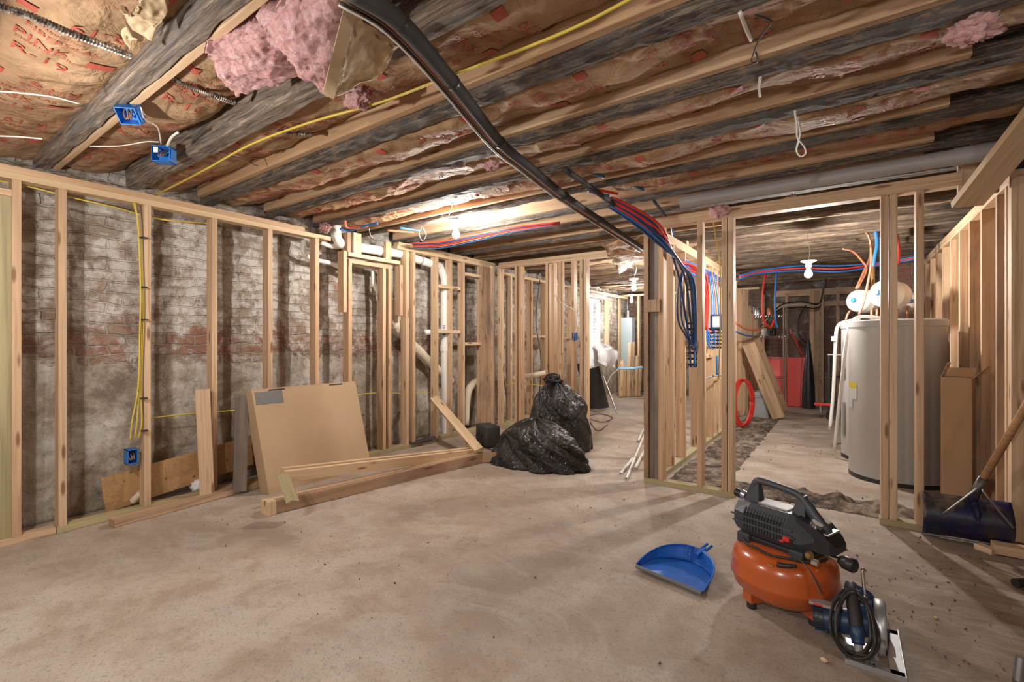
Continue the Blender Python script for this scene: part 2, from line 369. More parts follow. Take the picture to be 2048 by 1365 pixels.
# loose dirt where the slab was cut
def dirt(name, label, x0, x1, y0, y1, h, seed):
    def fn(u, v):
        x = x0+(x1-x0)*u; y = y0+(y1-y0)*v; e = min(1, 5*min(u, 1-u), 3.2*min(v, 1-v))
        q = V((x*9, y*9, seed)); return (x+.03*noise.noise(q), y+.03*noise.noise(q+V((9, 0, 0))), .003+e*h*max(0, .55+fbm(q, 5)))
    tag(MB().grid(fn, int((x1-x0)/.02), int((y1-y0)/.02), None, (0, 0, -.02)).build(name, 'dirt', None, 'full'), label, 'dirt', kind='stuff')
dirt('dirt_strip', 'dark crumbled dirt strip across the floor between the doorway studs behind the compressor', -.75, .72, 3.86, 4.2, .055, 1)
dirt('dirt_strip', 'grey rubble strip on the floor along the long stud wall in the utility room', -1.2, -.78, 3.95, 7.9, .03, 5)

# ---------------------------------------------------------------- ceiling: joists and insulation
def rough_timber(name, x0, x1, y0, y1, z0, z1, m, parent=None, seed=0, res=.05):
    n = max(2, int((x1-x0)/res)); secs = []
    for i in range(n+1):
        x = x0+(x1-x0)*i/n; q = []
        for (yy, zz, k) in ((y0, z1, 0), (y0, (z0+z1)/2, .3), (y0, z0+.012, 1), (y0+.01, z0, 1), ((y0+y1)/2, z0, 1), (y1-.01, z0, 1), (y1, z0+.014, 1), (y1, (z0+z1)/2, .3), (y1, z1, 0)):
            a = V((x*5, yy*14+seed, zz*14)); d = k*.011
            q.append(V((x, yy+d*noise.noise(a), zz+d*(noise.noise(a*1.9)+.6*noise.noise(V((x*1.2, seed, 0)))))))
        secs.append(q)
    M0 = T(x0, (y0+y1)/2, z0); mb = MB().loft(secs)
    o = mb.build(name, m, parent, False, False); return o
J = [(.22, .30)]
def joist(label, yo, new=None, x1=XR, oldmat='old_timber', side=-1, xn1=None, z0=ZJ, zn=None, g=None):
    "one old timber, y extent yo, with a newer plank nailed along it"
    t = thing('ceiling_joist', label, 'joist', ((XL+x1)/2, sum(yo)/2, z0), 0, g)
    rough_timber('old_timber', XL+.03, x1, yo[0], yo[1], z0, ZF, oldmat, t, yo[0]*7)
    if new:
        zb = z0+.032 if zn is None else zn
        board('sister_board', (XL+.1, sum(new)/2, (zb+ZF)/2), (xn1 if xn1 is not None else x1-.02, sum(new)/2, (zb+ZF)/2), ZF-zb, new[1]-new[0], 'pine', t)['label'] = 'newer tan plank nailed along the joist'
    return t
joist('pale timber joist nearest the camera, cut by the top left corner', (.15, .22), None, oldmat='old_timber_light')
joist('thick hand-hewn grey joist nearest the camera, blue box on its far side', (.66, .735), (.737, .765), zn=ZJ+.002, oldmat='hewn_timber')
joist('thick hand-hewn grey joist carrying the blue box with white label', (1.118, 1.21), oldmat='hewn_timber')
nm = ['third', 'fourth', 'fifth', 'sixth', 'seventh', 'eighth']
far = [(1.577, 1.68), (2.075, 2.15), (2.53, 2.61), (3.0, 3.07), (3.47, 3.54), (3.90, 4.0)]
for i, (a, b) in enumerate(far):
    joist('dark old joist with tan plank, %s beam back from the top left corner' % ['fourth', 'fifth', 'sixth', 'seventh', 'eighth', 'ninth'][i], (a, b), (a-.041, a-.002), xn1=(.4 if i >= 2 else None))
y = 4.38; i = 0
while y < YB-.2:
    joist('rough brown joist in the far ceiling beyond the stud partitions', (y, y+.07), (y-.041, y-.002) if i < 2 else None, xn1=-.9, oldmat='old_timber_light' if y > 4.6 else 'old_timber', g='far ceiling joists')
    y += .455; i += 1

# lettering printed on the paper facing; projected on to the sagging paper
def text_tris(s, size):
    cu = bpy.data.curves.new('t', 'FONT'); cu.body = s; cu.size = size; cu.align_x = 'LEFT'; cu.resolution_u = 2
    ob = bpy.data.objects.new('t', cu); me = bpy.data.meshes.new_from_object(ob)
    bm = bmesh.new(); bm.from_mesh(me)
    bmesh.ops.triangulate(bm, faces=bm.faces[:])
    for _ in range(2):
        es = [e for e in bm.edges if e.calc_length() > .02]
        if es: bmesh.ops.subdivide_edges(bm, edges=es, cuts=1); bmesh.ops.triangulate(bm, faces=bm.faces[:])
    bm.verts.index_update(); r = ([v.co.copy() for v in bm.verts], [[v.index for v in f.verts] for f in bm.faces])
    bm.free(); bpy.data.objects.remove(ob); bpy.data.curves.remove(cu); bpy.data.meshes.remove(me); return r
TX = {k_: text_tris(*v_) for k_, v_ in {'r': ('R-19', .085), 'p': ('PINK', .07), 'f': ('FIBERGLAS', .042), 'i': ('insulation', .03), 'o': ('OWENS CORNING', .026)}.items()}
def rect(w_, h_):
    n = 4; vs = [V((w_*i/n, h_*j/n, 0)) for i in range(n+1) for j in range(n+1)]
    return vs, [[i*(n+1)+j, (i+1)*(n+1)+j, (i+1)*(n+1)+j+1, i*(n+1)+j+1] for i in range(n) for j in range(n)]
TX['b'] = rect(.085, .05)
def batt(label, y0, y1, x0, x1, ze0, ze1, sag, seed, print_=True):
    W = y1-y0
    def zf(x, y):
        v = (y-y0)/W; q = V((x*1.7, y*2.2, seed)); ze = ze0+(ze1-ze0)*v
        z = ze-sag*(sin(pi*min(1, max(0, v)))**.6)*(.75+.55*noise.noise(V((x*1.3, seed*3.1, 0))))
        z += .022*noise.noise(q*1.6)
        z -= .013*(1-abs(noise.noise(V((x*4+y*2.5, y*6, seed)))))**6
        z += .012*(1-abs(noise.noise(V((x*2.2-y*5, y*3, seed+4)))))**7
        return min(z, ZF-.01)
    st_ = .016 if print_ else .03; nx = int((x1-x0)/st_); ny = max(8, int(W/st_))
    def fn(u, v): x = x0+(x1-x0)*u; y = y0+W*v; return (x, y, zf(x, y))
    mb = MB().grid(fn, nx, ny); n0 = len(mb.v)
    top = [V((p.x, p.y, max(p.z+.01, ZF-.004))) for p in mb.v]; Wn = ny+1
    ring = [i*Wn for i in range(nx+1)]+[nx*Wn+j for j in range(1, Wn)]+[i*Wn+ny for i in range(nx-1, -1, -1)]+[j for j in range(ny-1, 0, -1)]
    mb.v += top; mb.f += [[ring[k], ring[(k+1) % len(ring)], ring[(k+1) % len(ring)]+n0, ring[k]+n0] for k in range(len(ring))]
    nf = len(mb.f)
    if print_:
        pm = mb; x = x0+.12+.2*random.random(); 
        while x < x1-.5:
            for key, dx, dy, fl in (('r', 0, .04, 1), ('p', .13, .03, 1), ('b', .125, .235, 1), ('o', .105, .04, 1), ('f', .22, .05, 1), ('i', .275, .08, 1), ('r', .42, .30, -1), ('b', .39, .06, -1), ('f', .345, .31, -1)):
                vs, fs = TX[key]
                out = []
                ok = True
                for p in vs:
                    yy = y0+dy+p.x*fl; xx = x+dx+p.y*fl
                    if yy > y1-.012 or yy < y0+.012: yy = min(max(yy, y0+.012), y1-.012)
                    out.append(V((xx, yy, zf(xx, yy)-.0055)))
                pm.add(out, fs)
            x += .62
    o = tag(mb.build('insulation_batt', 'kraft', None, 'full'), label, 'insulation')
    o.data.materials.append(MATS['print_red'])
    o.data.polygons.foreach_set('material_index', [0 if i < nf else 1 for i in range(len(o.data.polygons))])
    return o
batt('paper-faced insulation at the top left with R-19 lettering, before the first hewn joist', .31, .68, XL+.05, -.6, 2.31, 2.30, .06, 1)
batt('paper-faced insulation between the two thick hewn joists', .775, 1.11, XL+.05, .2, 2.29, 2.36, .07, 2)
batt('paper-faced insulation between second hewn joist and first dark sistered joist', 1.22, 1.53, XL+.05, .4, 2.27, 2.34, .05, 3)
batt('paper-faced insulation crossed by the black insulated pipe, between fourth and fifth beams', 1.69, 2.03, XL+.1, .7, 2.245, 2.33, .045, 4)
batt('paper-faced insulation between fifth and sixth beams, pink tuft on its right', 2.16, 2.485, XL+.1, .9, 2.245, 2.33, .045, 5)
batt('drooping paper-faced insulation between sixth and seventh beams', 2.62, 2.955, XL+.1, .95, 2.24, 2.31, .05, 6)
batt('torn paper-faced insulation above the grey plastic pipe', 3.08, 3.425, -1.35, .75, 2.245, 2.32, .045, 7)
batt('paper-faced insulation just before the doorway header', 3.55, 3.855, -1.3, .35, 2.33, 2.36, .05, 8)
for i, y in enumerate([4.38+.455*q+.08 for q in range(2, 10)]):
    batt('wavy brown insulation in the far left ceiling behind the partition', y, y+.365, -4.0, -1.36, 2.28, 2.28, .07, 20+i, False)['group'] = 'far left insulation'

# ---------------------------------------------------------------- stud walls
SW, SD = .038, .089
def YL(px, X=-3.83): return at(px, 600, X=X).y
def XB(px, Y=3.74): return at(px, 600, Y=Y).x
ZT = 2.065
lw = thing('stud_wall', 'long light wooden stud wall in front of the whitewashed brick on the left', 'stud wall', (-3.875, 1.6, 0))
XC = -3.83-SD/2
def lstud(yr, z0=.038, z1=ZT, m='pine', p=lw, x=XC): return board('stud', (x, yr-SW/2, z0), (x, yr-SW/2, z1), SD, SW, m, p, (1, 0, 0))
for px in (43, 134, 302, 435, 545.5, 638.5): lstud(YL(px))
ye = YL(662)
board('top_plate', (XC, -1.2, ZT+SW/2), (XC, ye, ZT+SW/2), SD, SW, 'pine_pale', lw, (1, 0, 0))
board('top_plate', (XC, -1.2, ZT+SW*1.5), (XC, YL(610), ZT+SW*1.5), SD, SW, 'pine', lw, (1, 0, 0))
yj = YL(114)
board('bottom_plate', (XC, -.9, SW/2), (XC, yj-.003, SW/2), SD, SW, 'pine', lw, (1, 0, 0))
board('bottom_plate', (XC, yj, SW/2), (XC, 5.02, SW/2), SD, SW, 'pine_treated', lw, (1, 0, 0))
board('blocking', (XC, -.9, 1.985), (XC, YL(43)-SW, 1.985), SD, SW, 'pine', lw, (1, 0, 0))
# pipe chase header, right of the sixth stud
y0, y1 = YL(704), YL(798)
lstud(y0, z1=1.93); lstud(YL(703)-.05, 1.42, 2.0, x=XC+.0, m='pine')
board('header_plate', (XC, y0-.04, 1.975), (XC, y1+.02, 1.975), SD, SW, 'pine_pale', lw, (1, 0, 0))
board('header_plate', (XC-.005, y0, 1.912), (XC-.005, YL(784), 1.912), SD, SW, 'pine', lw, (1, 0, 0))
board('blocking', (XC, y0-.03, 1.994), (XC, y0-.03, 2.18), SD, SW, 'pine_grimy', lw, (1, 0, 0))
board('blocking', (XC+.03, y0+.06, 1.994), (XC+.03, y0+.06, 2.19), SD, SW, 'pine_pale', lw, (0, 1, 0))
board('blocking', (XC+.03, y1-.14, 1.994), (XC+.03, y1-.14, 2.17), SD*.8, SW, 'pine_pale', lw, (0, 1, 0))
lstud(YL(772), z1=1.893); lstud(YL(783), z1=1.93)
lstud(YL(806), 1.42, 1.956); lstud(YL(818), z1=2.12); lstud(YL(831), z1=2.12)
ZT2 = 2.12
for px in (877, 905, 930, 968): lstud(YL(px), z1=ZT2)
board('top_plate', (XC, y1-.02, ZT2+SW/2), (XC, 5.02, ZT2+SW/2), SD, SW, 'pine_pale', lw, (1, 0, 0))
board('top_plate', (XC, y1-.0, ZT2+SW*1.5), (XC, 5.02, ZT2+SW*1.5), SD, SW, 'pine_pale', lw, (1, 0, 0))
for pxa, pxb, py in ((876, 925, 575), (876, 925, 664), (930, 988, 553), (930, 988, 688)):
    z = at((pxa+pxb)/2, py, X=-3.83).z; board('blocking', (XC, YL(pxa), z), (XC, YL(pxb)-SW, z), SD, SW, 'pine_pale', lw, (1, 0, 0))
board('stud', (-3.84, (YL(962)+YL(989))/2, .038), (-3.84, (YL(962)+YL(989))/2, ZT2), YL(989)-YL(962), SW, 'pine_grimy', lw, (0, 1, 0))
# edge: treated post at the frame's left edge
pp = at(11, 1090, Z=0)
tp = board('timber_post', (pp.x, pp.y, 0.012), (pp.x, pp.y, 1.97), .075, .04, 'pine_treated', None, (0, 1, 0))
tag(tp, 'greenish treated upright post at the left edge of the photo', 'post')

# partition A at the back left
YA = 5.03
pa = thing('stud_wall', 'stud partition behind the black rubbish bags with a doorway at its right', 'stud wall', (-2.7, YA+.045, 0))
def astud(x, z0=.038, z1=2.12, m='pine', p=pa, y=YA+SD/2): return board('stud', (x, y, z0), (x, y, z1), SD, SW, m, p, (0, 1, 0))
for px in (1000, 1034, 1042): astud(at(px, 600, Y=YA).x-.02)
for px in (1096, 1108, 1122): astud(at(px, 600, Y=YA).x-.02)
for px in (1148, 1165, 1173): astud(at(px, 600, Y=YA).x-.02)
board('blocking', (at(1124, 600, Y=YA).x-.02, YA+.03, 1.0), (at(1124, 600, Y=YA).x-.02, YA+.03, 2.12), .06, .03, 'pine', pa, (1, 0, 0))
xa = at(1173, 600, Y=YA).x
board('bottom_plate', (-3.82, YA+SD/2, SW/2), (xa, YA+SD/2, SW/2), SD, SW, 'pine_treated', pa, (0, 1, 0))
for k_ in (0, 1): board('top_plate', (-3.78, YA+SD/2, 2.12+SW*(k_+.5)), (-1.34, YA+SD/2, 2.12+SW*(k_+.5)), SD, SW, 'pine', pa, (0, 1, 0))
# continuing wall behind it, on the left
lb = thing('stud_wall', 'stud wall along the brick in the far left room, behind the partition', 'stud wall', (-3.875, 6.7, 0))
for y in (5.42, 5.95, 6.35, 6.8, 7.2): lstud(y, z1=2.06, p=lb)
board('top_plate', (XC, 5.14, 2.08), (XC, 9.75, 2.08), SD, SW, 'pine_pale', lb, (1, 0, 0))
board('bottom_plate', (XC, 5.14, SW/2), (XC, 7.3, SW/2), SD, SW, 'pine_treated', lb, (1, 0, 0))
for y, z in ((5.95, 1.22), (6.35, 1.16), (6.8, 1.2)): board('blocking', (XC, y, z), (XC, y+.4, z), SD, SW, 'pine', lb, (1, 0, 0))
# far end frame of the left room
fe = thing('stud_wall', 'far end stud frame with the pale blue duct behind it', 'stud wall', (-2.8, 9.85, 0))
for px in (1237, 1276.5): x = at(px, 600, Y=9.8).x; astud(x, 0, 2.12, p=fe, y=9.85, m='pine_pale')
for x in (-2.95, -2.55, -2.1, -1.6): astud(x, 0, 2.12, p=fe, y=9.85)
board('top_plate', (-4.05, 9.85, 2.14), (-1.3, 9.85, 2.14), SD, SW, 'pine_pale', fe, (0, 1, 0))

# doorway wall B
YBw = 3.74
pb = thing('stud_wall', 'doorway wall stud frame with greenish floor plates, behind the orange compressor', 'stud wall', (-.3, YBw+.045, 0))
def bstud(xl, z0=.038, z1=2.06, m='pine', y=YBw+SD/2): return board('stud', (xl+SW/2, y, z0), (xl+SW/2, y, z1), SD, SW, m, pb, (0, 1, 0))
bstud(-1.335, m='pine_grimy'); bstud(-1.294, m='grey_board', y=YBw+SD/2+.02); bstud(-1.255, m='grey_board', y=YBw+SD/2+.02); bstud(-1.215)
bstud(XB(1394)); bstud(XB(1443)); bstud(XB(1455.5))
bstud(.184); bstud(.228); bstud(.352)
board('stud', (.80, YBw+.03, .038), (.80, YBw+.03, 2.06), .09, .07, 'pine', pb, (1, 0, 0))
board('bottom_plate', (-1.335, YBw+SD/2, SW/2), (-.655, YBw+SD/2, SW/2), SD, SW, 'pine_treated', pb, (0, 1, 0))
board('bottom_plate', (.178, YBw+SD/2, SW/2), (.76, YBw+SD/2, SW/2), SD, SW, 'pine_treated', pb, (0, 1, 0))
for k_ in (0, 1): board('top_plate', (-1.335, YBw+SD/2, 2.06+SW*(k_+.5)), (.56, YBw+SD/2, 2.06+SW*(k_+.5)), SD, SW, 'pine', pb, (0, 1, 0))
# splice block in the post
zb0 = at(1300, 625, Y=YBw).z; zb1 = at(1300, 600, Y=YBw).z
board('blocking', (-1.255, YBw-.012, zb0), (-1.255, YBw-.012, zb1), .12, .02, 'pine_grimy', pb, (1, 0, 0))
# short hangers and post on the right of the header
board('blocking', (.585, YBw+.03, 2.02), (.585, YBw+.03, 2.21), SD, SW, 'pine', pb, (1, 0, 0))
board('blocking', (.66, YBw+.06, 2.0), (.66, YBw+.06, 2.4), SD*1.3, SW, 'pine_grimy', pb, (1, 0, 0))

# wall C, long wall between the rooms
pc = thing('stud_wall', 'long stud wall receding from the doorway, hung with red and blue tubing', 'stud wall', (-1.285, 6.2, 0))
xc = -1.285
def cstud(y, z0=.038, z1=2.0, m='pine', x=xc): return board('stud', (x, y, z0), (x, y, z1), SD, SW, m, pc, (1, 0, 0))
for y in (4.25, 4.62, 5.16, 5.42, 5.77, 6.04, 6.45, 6.85, 7.25): cstud(y)
board('bottom_plate', (xc, 3.84, SW/2), (xc, 7.45, SW/2), SD, SW, 'pine_treated', pc, (1, 0, 0))
for k_ in (0, 1): board('top_plate', (xc, 3.84, 2.0+SW*(k_+.5)), (xc, 7.45, 2.0+SW*(k_+.5)), SD, SW, 'pine_pale', pc, (1, 0, 0))
for ya, yb, z in ((4.64, 5.14, .95), (5.18, 5.75, .98), (5.8, 6.02, .70)): board('blocking', (xc, ya, z), (xc, yb, z), SD, SW, 'pine_pale', pc, (1, 0, 0))

# wall D on the right
pd = thing('stud_wall', 'stud wall along the right side, receding behind the water heaters', 'stud wall', (.815, 5.5, 0))
for i, y in enumerate((3.93, 4.14, 4.54, 4.92, 5.3, 5.7, 6.12, 6.5, 6.9, 7.3)):
    board('stud', (.815, y, .038), (.815, y, ZT-.01), SD, SW, 'pine_grimy' if i in (1, 3) else 'pine', pd, (1, 0, 0))
for k_ in (0, 1): board('top_plate', (.815, 3.85, ZT-.01+SW*(k_+.5)), (.815, 7.45, ZT-.01+SW*(k_+.5)), SD, SW, 'pine', pd, (1, 0, 0))
board('bottom_plate', (.815, 3.85, SW/2), (.815, 7.45, SW/2), SD, SW, 'pine_treated', pd, (1, 0, 0))
# dark sheathing behind it: boards on the outer side
for i in range(9):
    z = .1+i*.235
    board('sheathing', (.875, 3.9, z), (.875, 7.4, z), .228, .018, 'pine_grimy', pd, (0, 0, 1))

br = board('brace', (.585, 3.80, 1.955), (.78, 2.95, 2.27), .145, .04, 'pine_pale', None, (1, .25, 0))
tag(br, 'pale diagonal brace board rising toward the camera at the upper right', 'board')
# ---------------------------------------------------------------- bare bulbs and added fill bulbs
def bulb(name, label, loc, watts, drop=0.):
    r = .031; g_ = 'bare_bulb_%s' % name
    t = thing('ceiling_light', label, 'light', loc)
    MB().lathe([(0, .062), (.03, .062), (.062, .056), (.064, .05), (.045, .04), (.026, .03), (.024, -.004), (.0, -.004)], wm(t), 28).build('lamp_holder', 'porcelain', t, True)
    MB().lathe([(0, -.105), (.012, -.1025), (.023, -.094), (.030, -.082), (.0315, -.07), (.028, -.055), (.019, -.035), (.014, -.02), (.014, -.004)], wm(t), 20).build('bulb', glow(g_, watts, r), t, 'full')
    if drop:
        x, y, z = loc
        MB().tube([(x, y, z+.06), (x+.01, y, z+.06+drop*.4), (x-.015, y+.01, z+.06+drop*.7), (x+.01, y, z+.06+drop)], .003, 5).build('wire', 'cable_white', t, 'full')
    return t
p = at(912, 452, D=4.12); bulb('work', 'lit bare bulb under the joists of the main room, left of centre', (p.x, p.y, 2.155), BULB['work'])
p = at(1617, 527, D=4.35); bulb('utility', 'lit bare bulb hanging on wires in the utility room left of the heater', (p.x, p.y, p.z-.03), BULB['utility'], 2.2-p.z-.06)
p = at(1268, 560, D=6.2); bulb('passage', 'lit bare bulb seen through the doorway beyond the black rubbish bags', (p.x, p.y, p.z-.04), BULB['passage'], 2.2-p.z-.06)
p = at(1263, 592, D=9.3); bulb('end', 'smallest lit bare bulb, above the pale blue duct at the far end', (p.x, p.y, p.z-.03), BULB['end'], .2)
bulb('near', 'bare bulb left of the camera, outside the frame', (-2.35, .02, 1.72), BULB['near'], .45)
bulb('behind', 'added fill bulb behind the camera, out of view', (-.3, -1.2, 1.9), BULB['behind'], .3)  # lamp added out of view to even out the room's light
bulb('side', 'added fill bulb at the right, out of view', (1.15, .6, 1.8), BULB['side'], .4)  # weak extra lamp put in beyond the frame as general fill
# ---------------------------------------------------------------- pink fibre and hanging paper overhead
def blob(name, c, rad, m, amp, freq, seed, parent=None, n=40, squash=None):
    def fn(u, v):
        th = pi*v; ph = 2*pi*u; d = V((sin(th)*cos(ph), sin(th)*sin(ph), cos(th)))
        k_ = 1+amp*(fbm(d*freq+V((seed, 0, 0)), 6))+amp*.8*(abs(noise.noise(d*freq*2.2+V((0, seed, 0))))-.3)
        p = V((d.x*rad[0], d.y*rad[1], d.z*rad[2]))*k_
        if squash is not None and p.z < -squash: p.z = -squash+.1*(p.z+squash)
        return p+V(c)
    return MB().grid(fn, n, n//2).build(name, m, parent, 'full')
t = thing('torn_insulation', 'torn pink insulation batt hanging down with its paper flap beside the black pipe', 'insulation', (-1.55, .95, 2.1))
def P(px, py, h): return at(px, py, Z=CZ+h)
c4 = [P(515, 30, 1.02), P(700, -60, 1.02), P(655, 192, .90), P(600, 150, .93)]
def ragged(name, quad, m, amp, thick, seed, parent, nu=70, nv=70, freq=9):
    a, b, c, d = [V(q) for q in quad]; nr = (b-a).cross(d-a).normalized()
    if nr.z > 0: nr = -nr
    def fn(u, v):
        p = a*(1-u)*(1-v)+b*u*(1-v)+c*u*v+d*(1-u)*v
        e = min(u*1.3, v*1.2, 1-v); ed = 1-min(1, max(0, e)/.10)
        p = p+nr*(amp*(fbm(p*freq*.6+V((seed, 0, 0)), 3)+.35*fbm(p*freq*2.6+V((0, seed, 0)), 3)+.6*(.5-abs(noise.noise(p*freq*.9+V((0, seed, 0)))))))+nr*.02*sin(pi*u)*sin(pi*v)
        return p+V(noise.noise_vector(p*34))*.012*ed+V(noise.noise_vector(p*70))*.007*ed
    return MB().grid(fn, nu, nv, None, -nr*thick).build(name, m, parent, 'full')
ragged('pink_fibre', c4, 'fibre_pink', .028, .07, 3, t)
e = [P(693, -10, .99), P(712, 30, .99), P(668, 200, .88), P(645, 188, .88)]
patch('paper_edge', e, 'kraft_plain', t, .002, 5, 20, 4, (0, 0, .004))
patch('paper_flap', [P(708, 20, 1.0), P(800, 92, 1.03), P(745, 160, .97), P(668, 198, .885)], 'kraft_plain', t, .016, 9, 40, 40, (0, 0, .004), 8)
o = ragged('insulation_clump', [P(408, 95, 1.05), P(560, 40, 1.06), P(600, 150, 1.05), P(470, 195, 1.0)], 'fibre_pink', .03, .08, 11, None)
tag(o, 'dark pink insulation clump sagging between the two hewn joists', 'insulation')
for i, (px, py, h, r, s_, lb_) in enumerate(((715, 195, 1.08, .055, 2, 'round pink insulation tuft behind the hanging paper flap'), (1945, 62, 1.0, .05, 5, 'pale pink fibre tuft hanging at the upper right corner'), (985, 330, 1.04, .035, 6, 'small pink tuft beside the black pipe over the middle of the room'),
        (1585, 405, .97, .055, 7, 'pink insulation tuft resting on the doorway header'), (1440, 425, .96, .06, 8, 'faded pink insulation scrap at the left end of the doorway header'), (650, 455, 1.02, .05, 9, 'pinkish insulation stuffed above the white elbow pipe'))):
    c = P(px, py, h); rd = (r*1.3, r*.8, r*.8)
    o = blob('insulation_tuft', c, rd, 'fibre_pink', .5, 2.4, s_, None, 40); tag(o, lb_, 'insulation')
patch_o = patch('paper_scrap', [P(240, 20, 1.06), P(330, -30, 1.06), P(350, 30, 1.05), P(245, 100, 1.04)], 'kraft_plain', None, .03, 7, 40, 40, (0, 0, .004), 4)
tag(patch_o, 'crumpled pale paper hanging in the first bay at the top left', 'paper')
o = patch('paper_scrap', [P(1205, 490, .99), P(1300, 470, 1.02), P(1330, 500, .99), P(1240, 545, .9)], 'kraft', None, .03, 6, 26, 26, (0, 0, .004), 9, .03); tag(o, 'torn brown paper drooping above the passage doorway', 'paper')

# ---------------------------------------------------------------- the insulated pipe and wire run
pipe_px = [(700, -20), (800, 45), (905, 165), (1000, 285), (1060, 335), (1130, 392), (1200, 440), (1290, 500)]
hh = [.99, .985, .98, .98, .98, .985, .985, .97]
pts = [P(px, py, h) for (px, py), h in zip(pipe_px, hh)]
t = thing('insulated_pipe', 'long black foam-insulated pipe crossing under all the joists', 'pipe', (pts[3].x, pts[3].y, pts[3].z-.03))
MB().tube(pts, [.029, .029, .027, .026, .025, .024, .023, .021], 14, 8).build('foam_sleeve', 'foam_black', t, 'full')
for i in (1, 2, 3, 5, 6):
    d = (pts[min(i+1, 7)]-pts[i]).normalized(); MB().tube([pts[i]-d*.006, pts[i]+d*.006], .030, 14, sp=False).build('tie_strap', 'black_plastic', t, True)
pts2 = [P(px+20, py-6, .99) for px, py in ((1110, 345), (1180, 395), (1240, 440), (1290, 485))]
t2 = MB().tube(pts2, .018, 12, 6).build('insulated_pipe', 'foam_black', None, 'full'); tag(t2, 'second shorter black foam pipe beside the long one, ending over the doorway post', 'pipe')
for i, (m_, lb_) in enumerate((('copper', 'thin copper tube strapped along the left side of the black pipe'), ('cable_brown', 'brown cable strapped along the black insulated pipe'), ('cable_black', 'black wire strapped along the black insulated pipe'), ('cable_white', 'pale wire strapped along the black insulated pipe'))):
    q = [p+V((-.035-.006*i+.01*noise.noise(V((i*3, j, 0))), .0, -.006*i-.003)) for j, p in enumerate(pts)]
    cable('service_wire', lb_, q, (.0055, .005, .004, .003)[i], m_, 'wires along the black pipe')
# yellow cables and flexible conduit overhead
cable('yellow_cable', 'long bright yellow cable crossing under the first joists to the top edge', [P(270, 412, 1.03), P(400, 345, 1.05), P(500, 290, 1.06), P(620, 245, 1.055), P(760, 205, 1.05), P(900, 152, 1.045), P(1040, 100, 1.045), P(1160, 50, 1.05), P(1290, -18, 1.06)], .006, 'cable_yellow')
cable('flex_conduit', 'ribbed metal flexible conduit in the top left corner bay', [P(-20, 8, .96), P(60, 32, .965), P(130, 62, .97), P(200, 88, .985), P(262, 112, 1.01)], .011, 'flex_metal', None, 'conduit', 8)
cable('flex_conduit', 'ribbed metal conduit between the two thick hewn joists', [P(345, 155, 1.12), P(390, 178, 1.10), P(430, 192, 1.09), P(468, 205, 1.11)], .012, 'flex_metal', None, 'conduit', 8)
cable('flex_conduit', 'short ribbed metal conduit end past the second hewn joist', [P(535, 245, 1.13), P(570, 265, 1.11), P(625, 270, 1.11)], .011, 'flex_metal', None, 'conduit', 8)
wires = [('thin white wire sagging across the top left insulation', [(-10, 182), (60, 188), (110, 195), (160, 208)], .99, .003, 'cable_white'),
 ('white wire stub below the sagging wire at the left edge', [(-10, 272), (40, 274), (84, 278)], 1.0, .004, 'cable_white'),
 ('white wire running from the blue box behind the first hewn joist to the other box', [(282, 215), (290, 240), (315, 255), (322, 288)], 1.02, .003, 'cable_white'),
 ('pale wire running left from the labelled blue box', [(180, 293), (240, 292), (290, 284), (318, 284)], 1.02, .003, 'cable_white'),
 ('thick white cable end entering the labelled blue box', [(334, 292), (343, 275), (356, 265)], 1.03, .006, 'cable_white'),
 ('brown wire across the bay left of the third dark joist', [(438, 303), (470, 315), (515, 332)], 1.08, .004, 'cable_brown'),
 ('white cable loop hanging from the joist left of the grey plastic pipe', [(1590, 222), (1591, 232), (1594, 252), (1595, 275), (1608, 292), (1611, 306), (1601, 312), (1593, 300), (1598, 278), (1600, 262), (1595, 235)], .97, .005, 'cable_white'),
 ('white conduit stub poking from a joist at the upper right', [(1480, 25), (1490, 52), (1502, 80)], 1.06, .007, 'cable_white'),
 ('second white conduit stub poking from a joist, below the first', [(1521, 155), (1518, 172), (1520, 192)], 1.06, .007, 'cable_white'),
 ('tangle of black wire hanging beside the white conduit stub', [(1510, 30), (1535, 38), (1540, 48), (1520, 75), (1508, 105), (1503, 125), (1515, 122), (1512, 105)], 1.03, .003, 'cable_black'),
 ('looped white wire by the lit bulb of the main room', [(905, 405), (900, 425), (893, 440), (884, 432)], .99, .003, 'cable_white'),
 ('white wire loop hanging over the pipe chase header', [(843, 455), (838, 468), (845, 482), (852, 470), (846, 456)], .97, .003, 'cable_white'),
 ('wire drooping over the pipe chase header block', [(738, 458), (742, 472), (752, 478), (762, 474)], .97, .003, 'cable_white')]
for lb_, q, h, r, m_ in wires: cable('wire', lb_, [P(a, b, h) for a, b in q], r, m_, None, 'wire')
def ebox(label, p, s, rz=0, tilt=0, parts=True):
    t = thing('electrical_box', label, 'electrical box', p, rz)
    M = wm(t) @ T(0, 0, 0, tilt); a, b, c = s; w_ = .004; mb = MB()
    mb.box((-a/2, 0, 0), (-a/2+w_, b, c), M).box((a/2-w_, 0, 0), (a/2, b, c), M).box((-a/2, 0, 0), (a/2, b, w_), M).box((-a/2, 0, c-w_), (a/2, b, c), M).box((-a/2, b-w_, 0), (a/2, b, c), M)
    mb.box((-a/2-.006, .01, c*.3), (-a/2, .02, c*.7), M).box((a/2, .01, c*.2), (a/2+.006, .02, c*.8), M)
    mb.build('box_shell', 'box_blue', t)
    if parts:
        wb = MB()
        for i in range(3): wb.tube([M @ V((-.012+.012*i, b-.01, c*.9)), M @ V((-.02+.016*i, .02, c*.6)), M @ V((-.012+.01*i, .004, c*.3)), M @ V((.0+.004*i, .02, c*.55))], .0035, 5)
        wb.build('wire_ends', 'cable_brown', t, 'full')['kind'] = 'stuff'
    return t
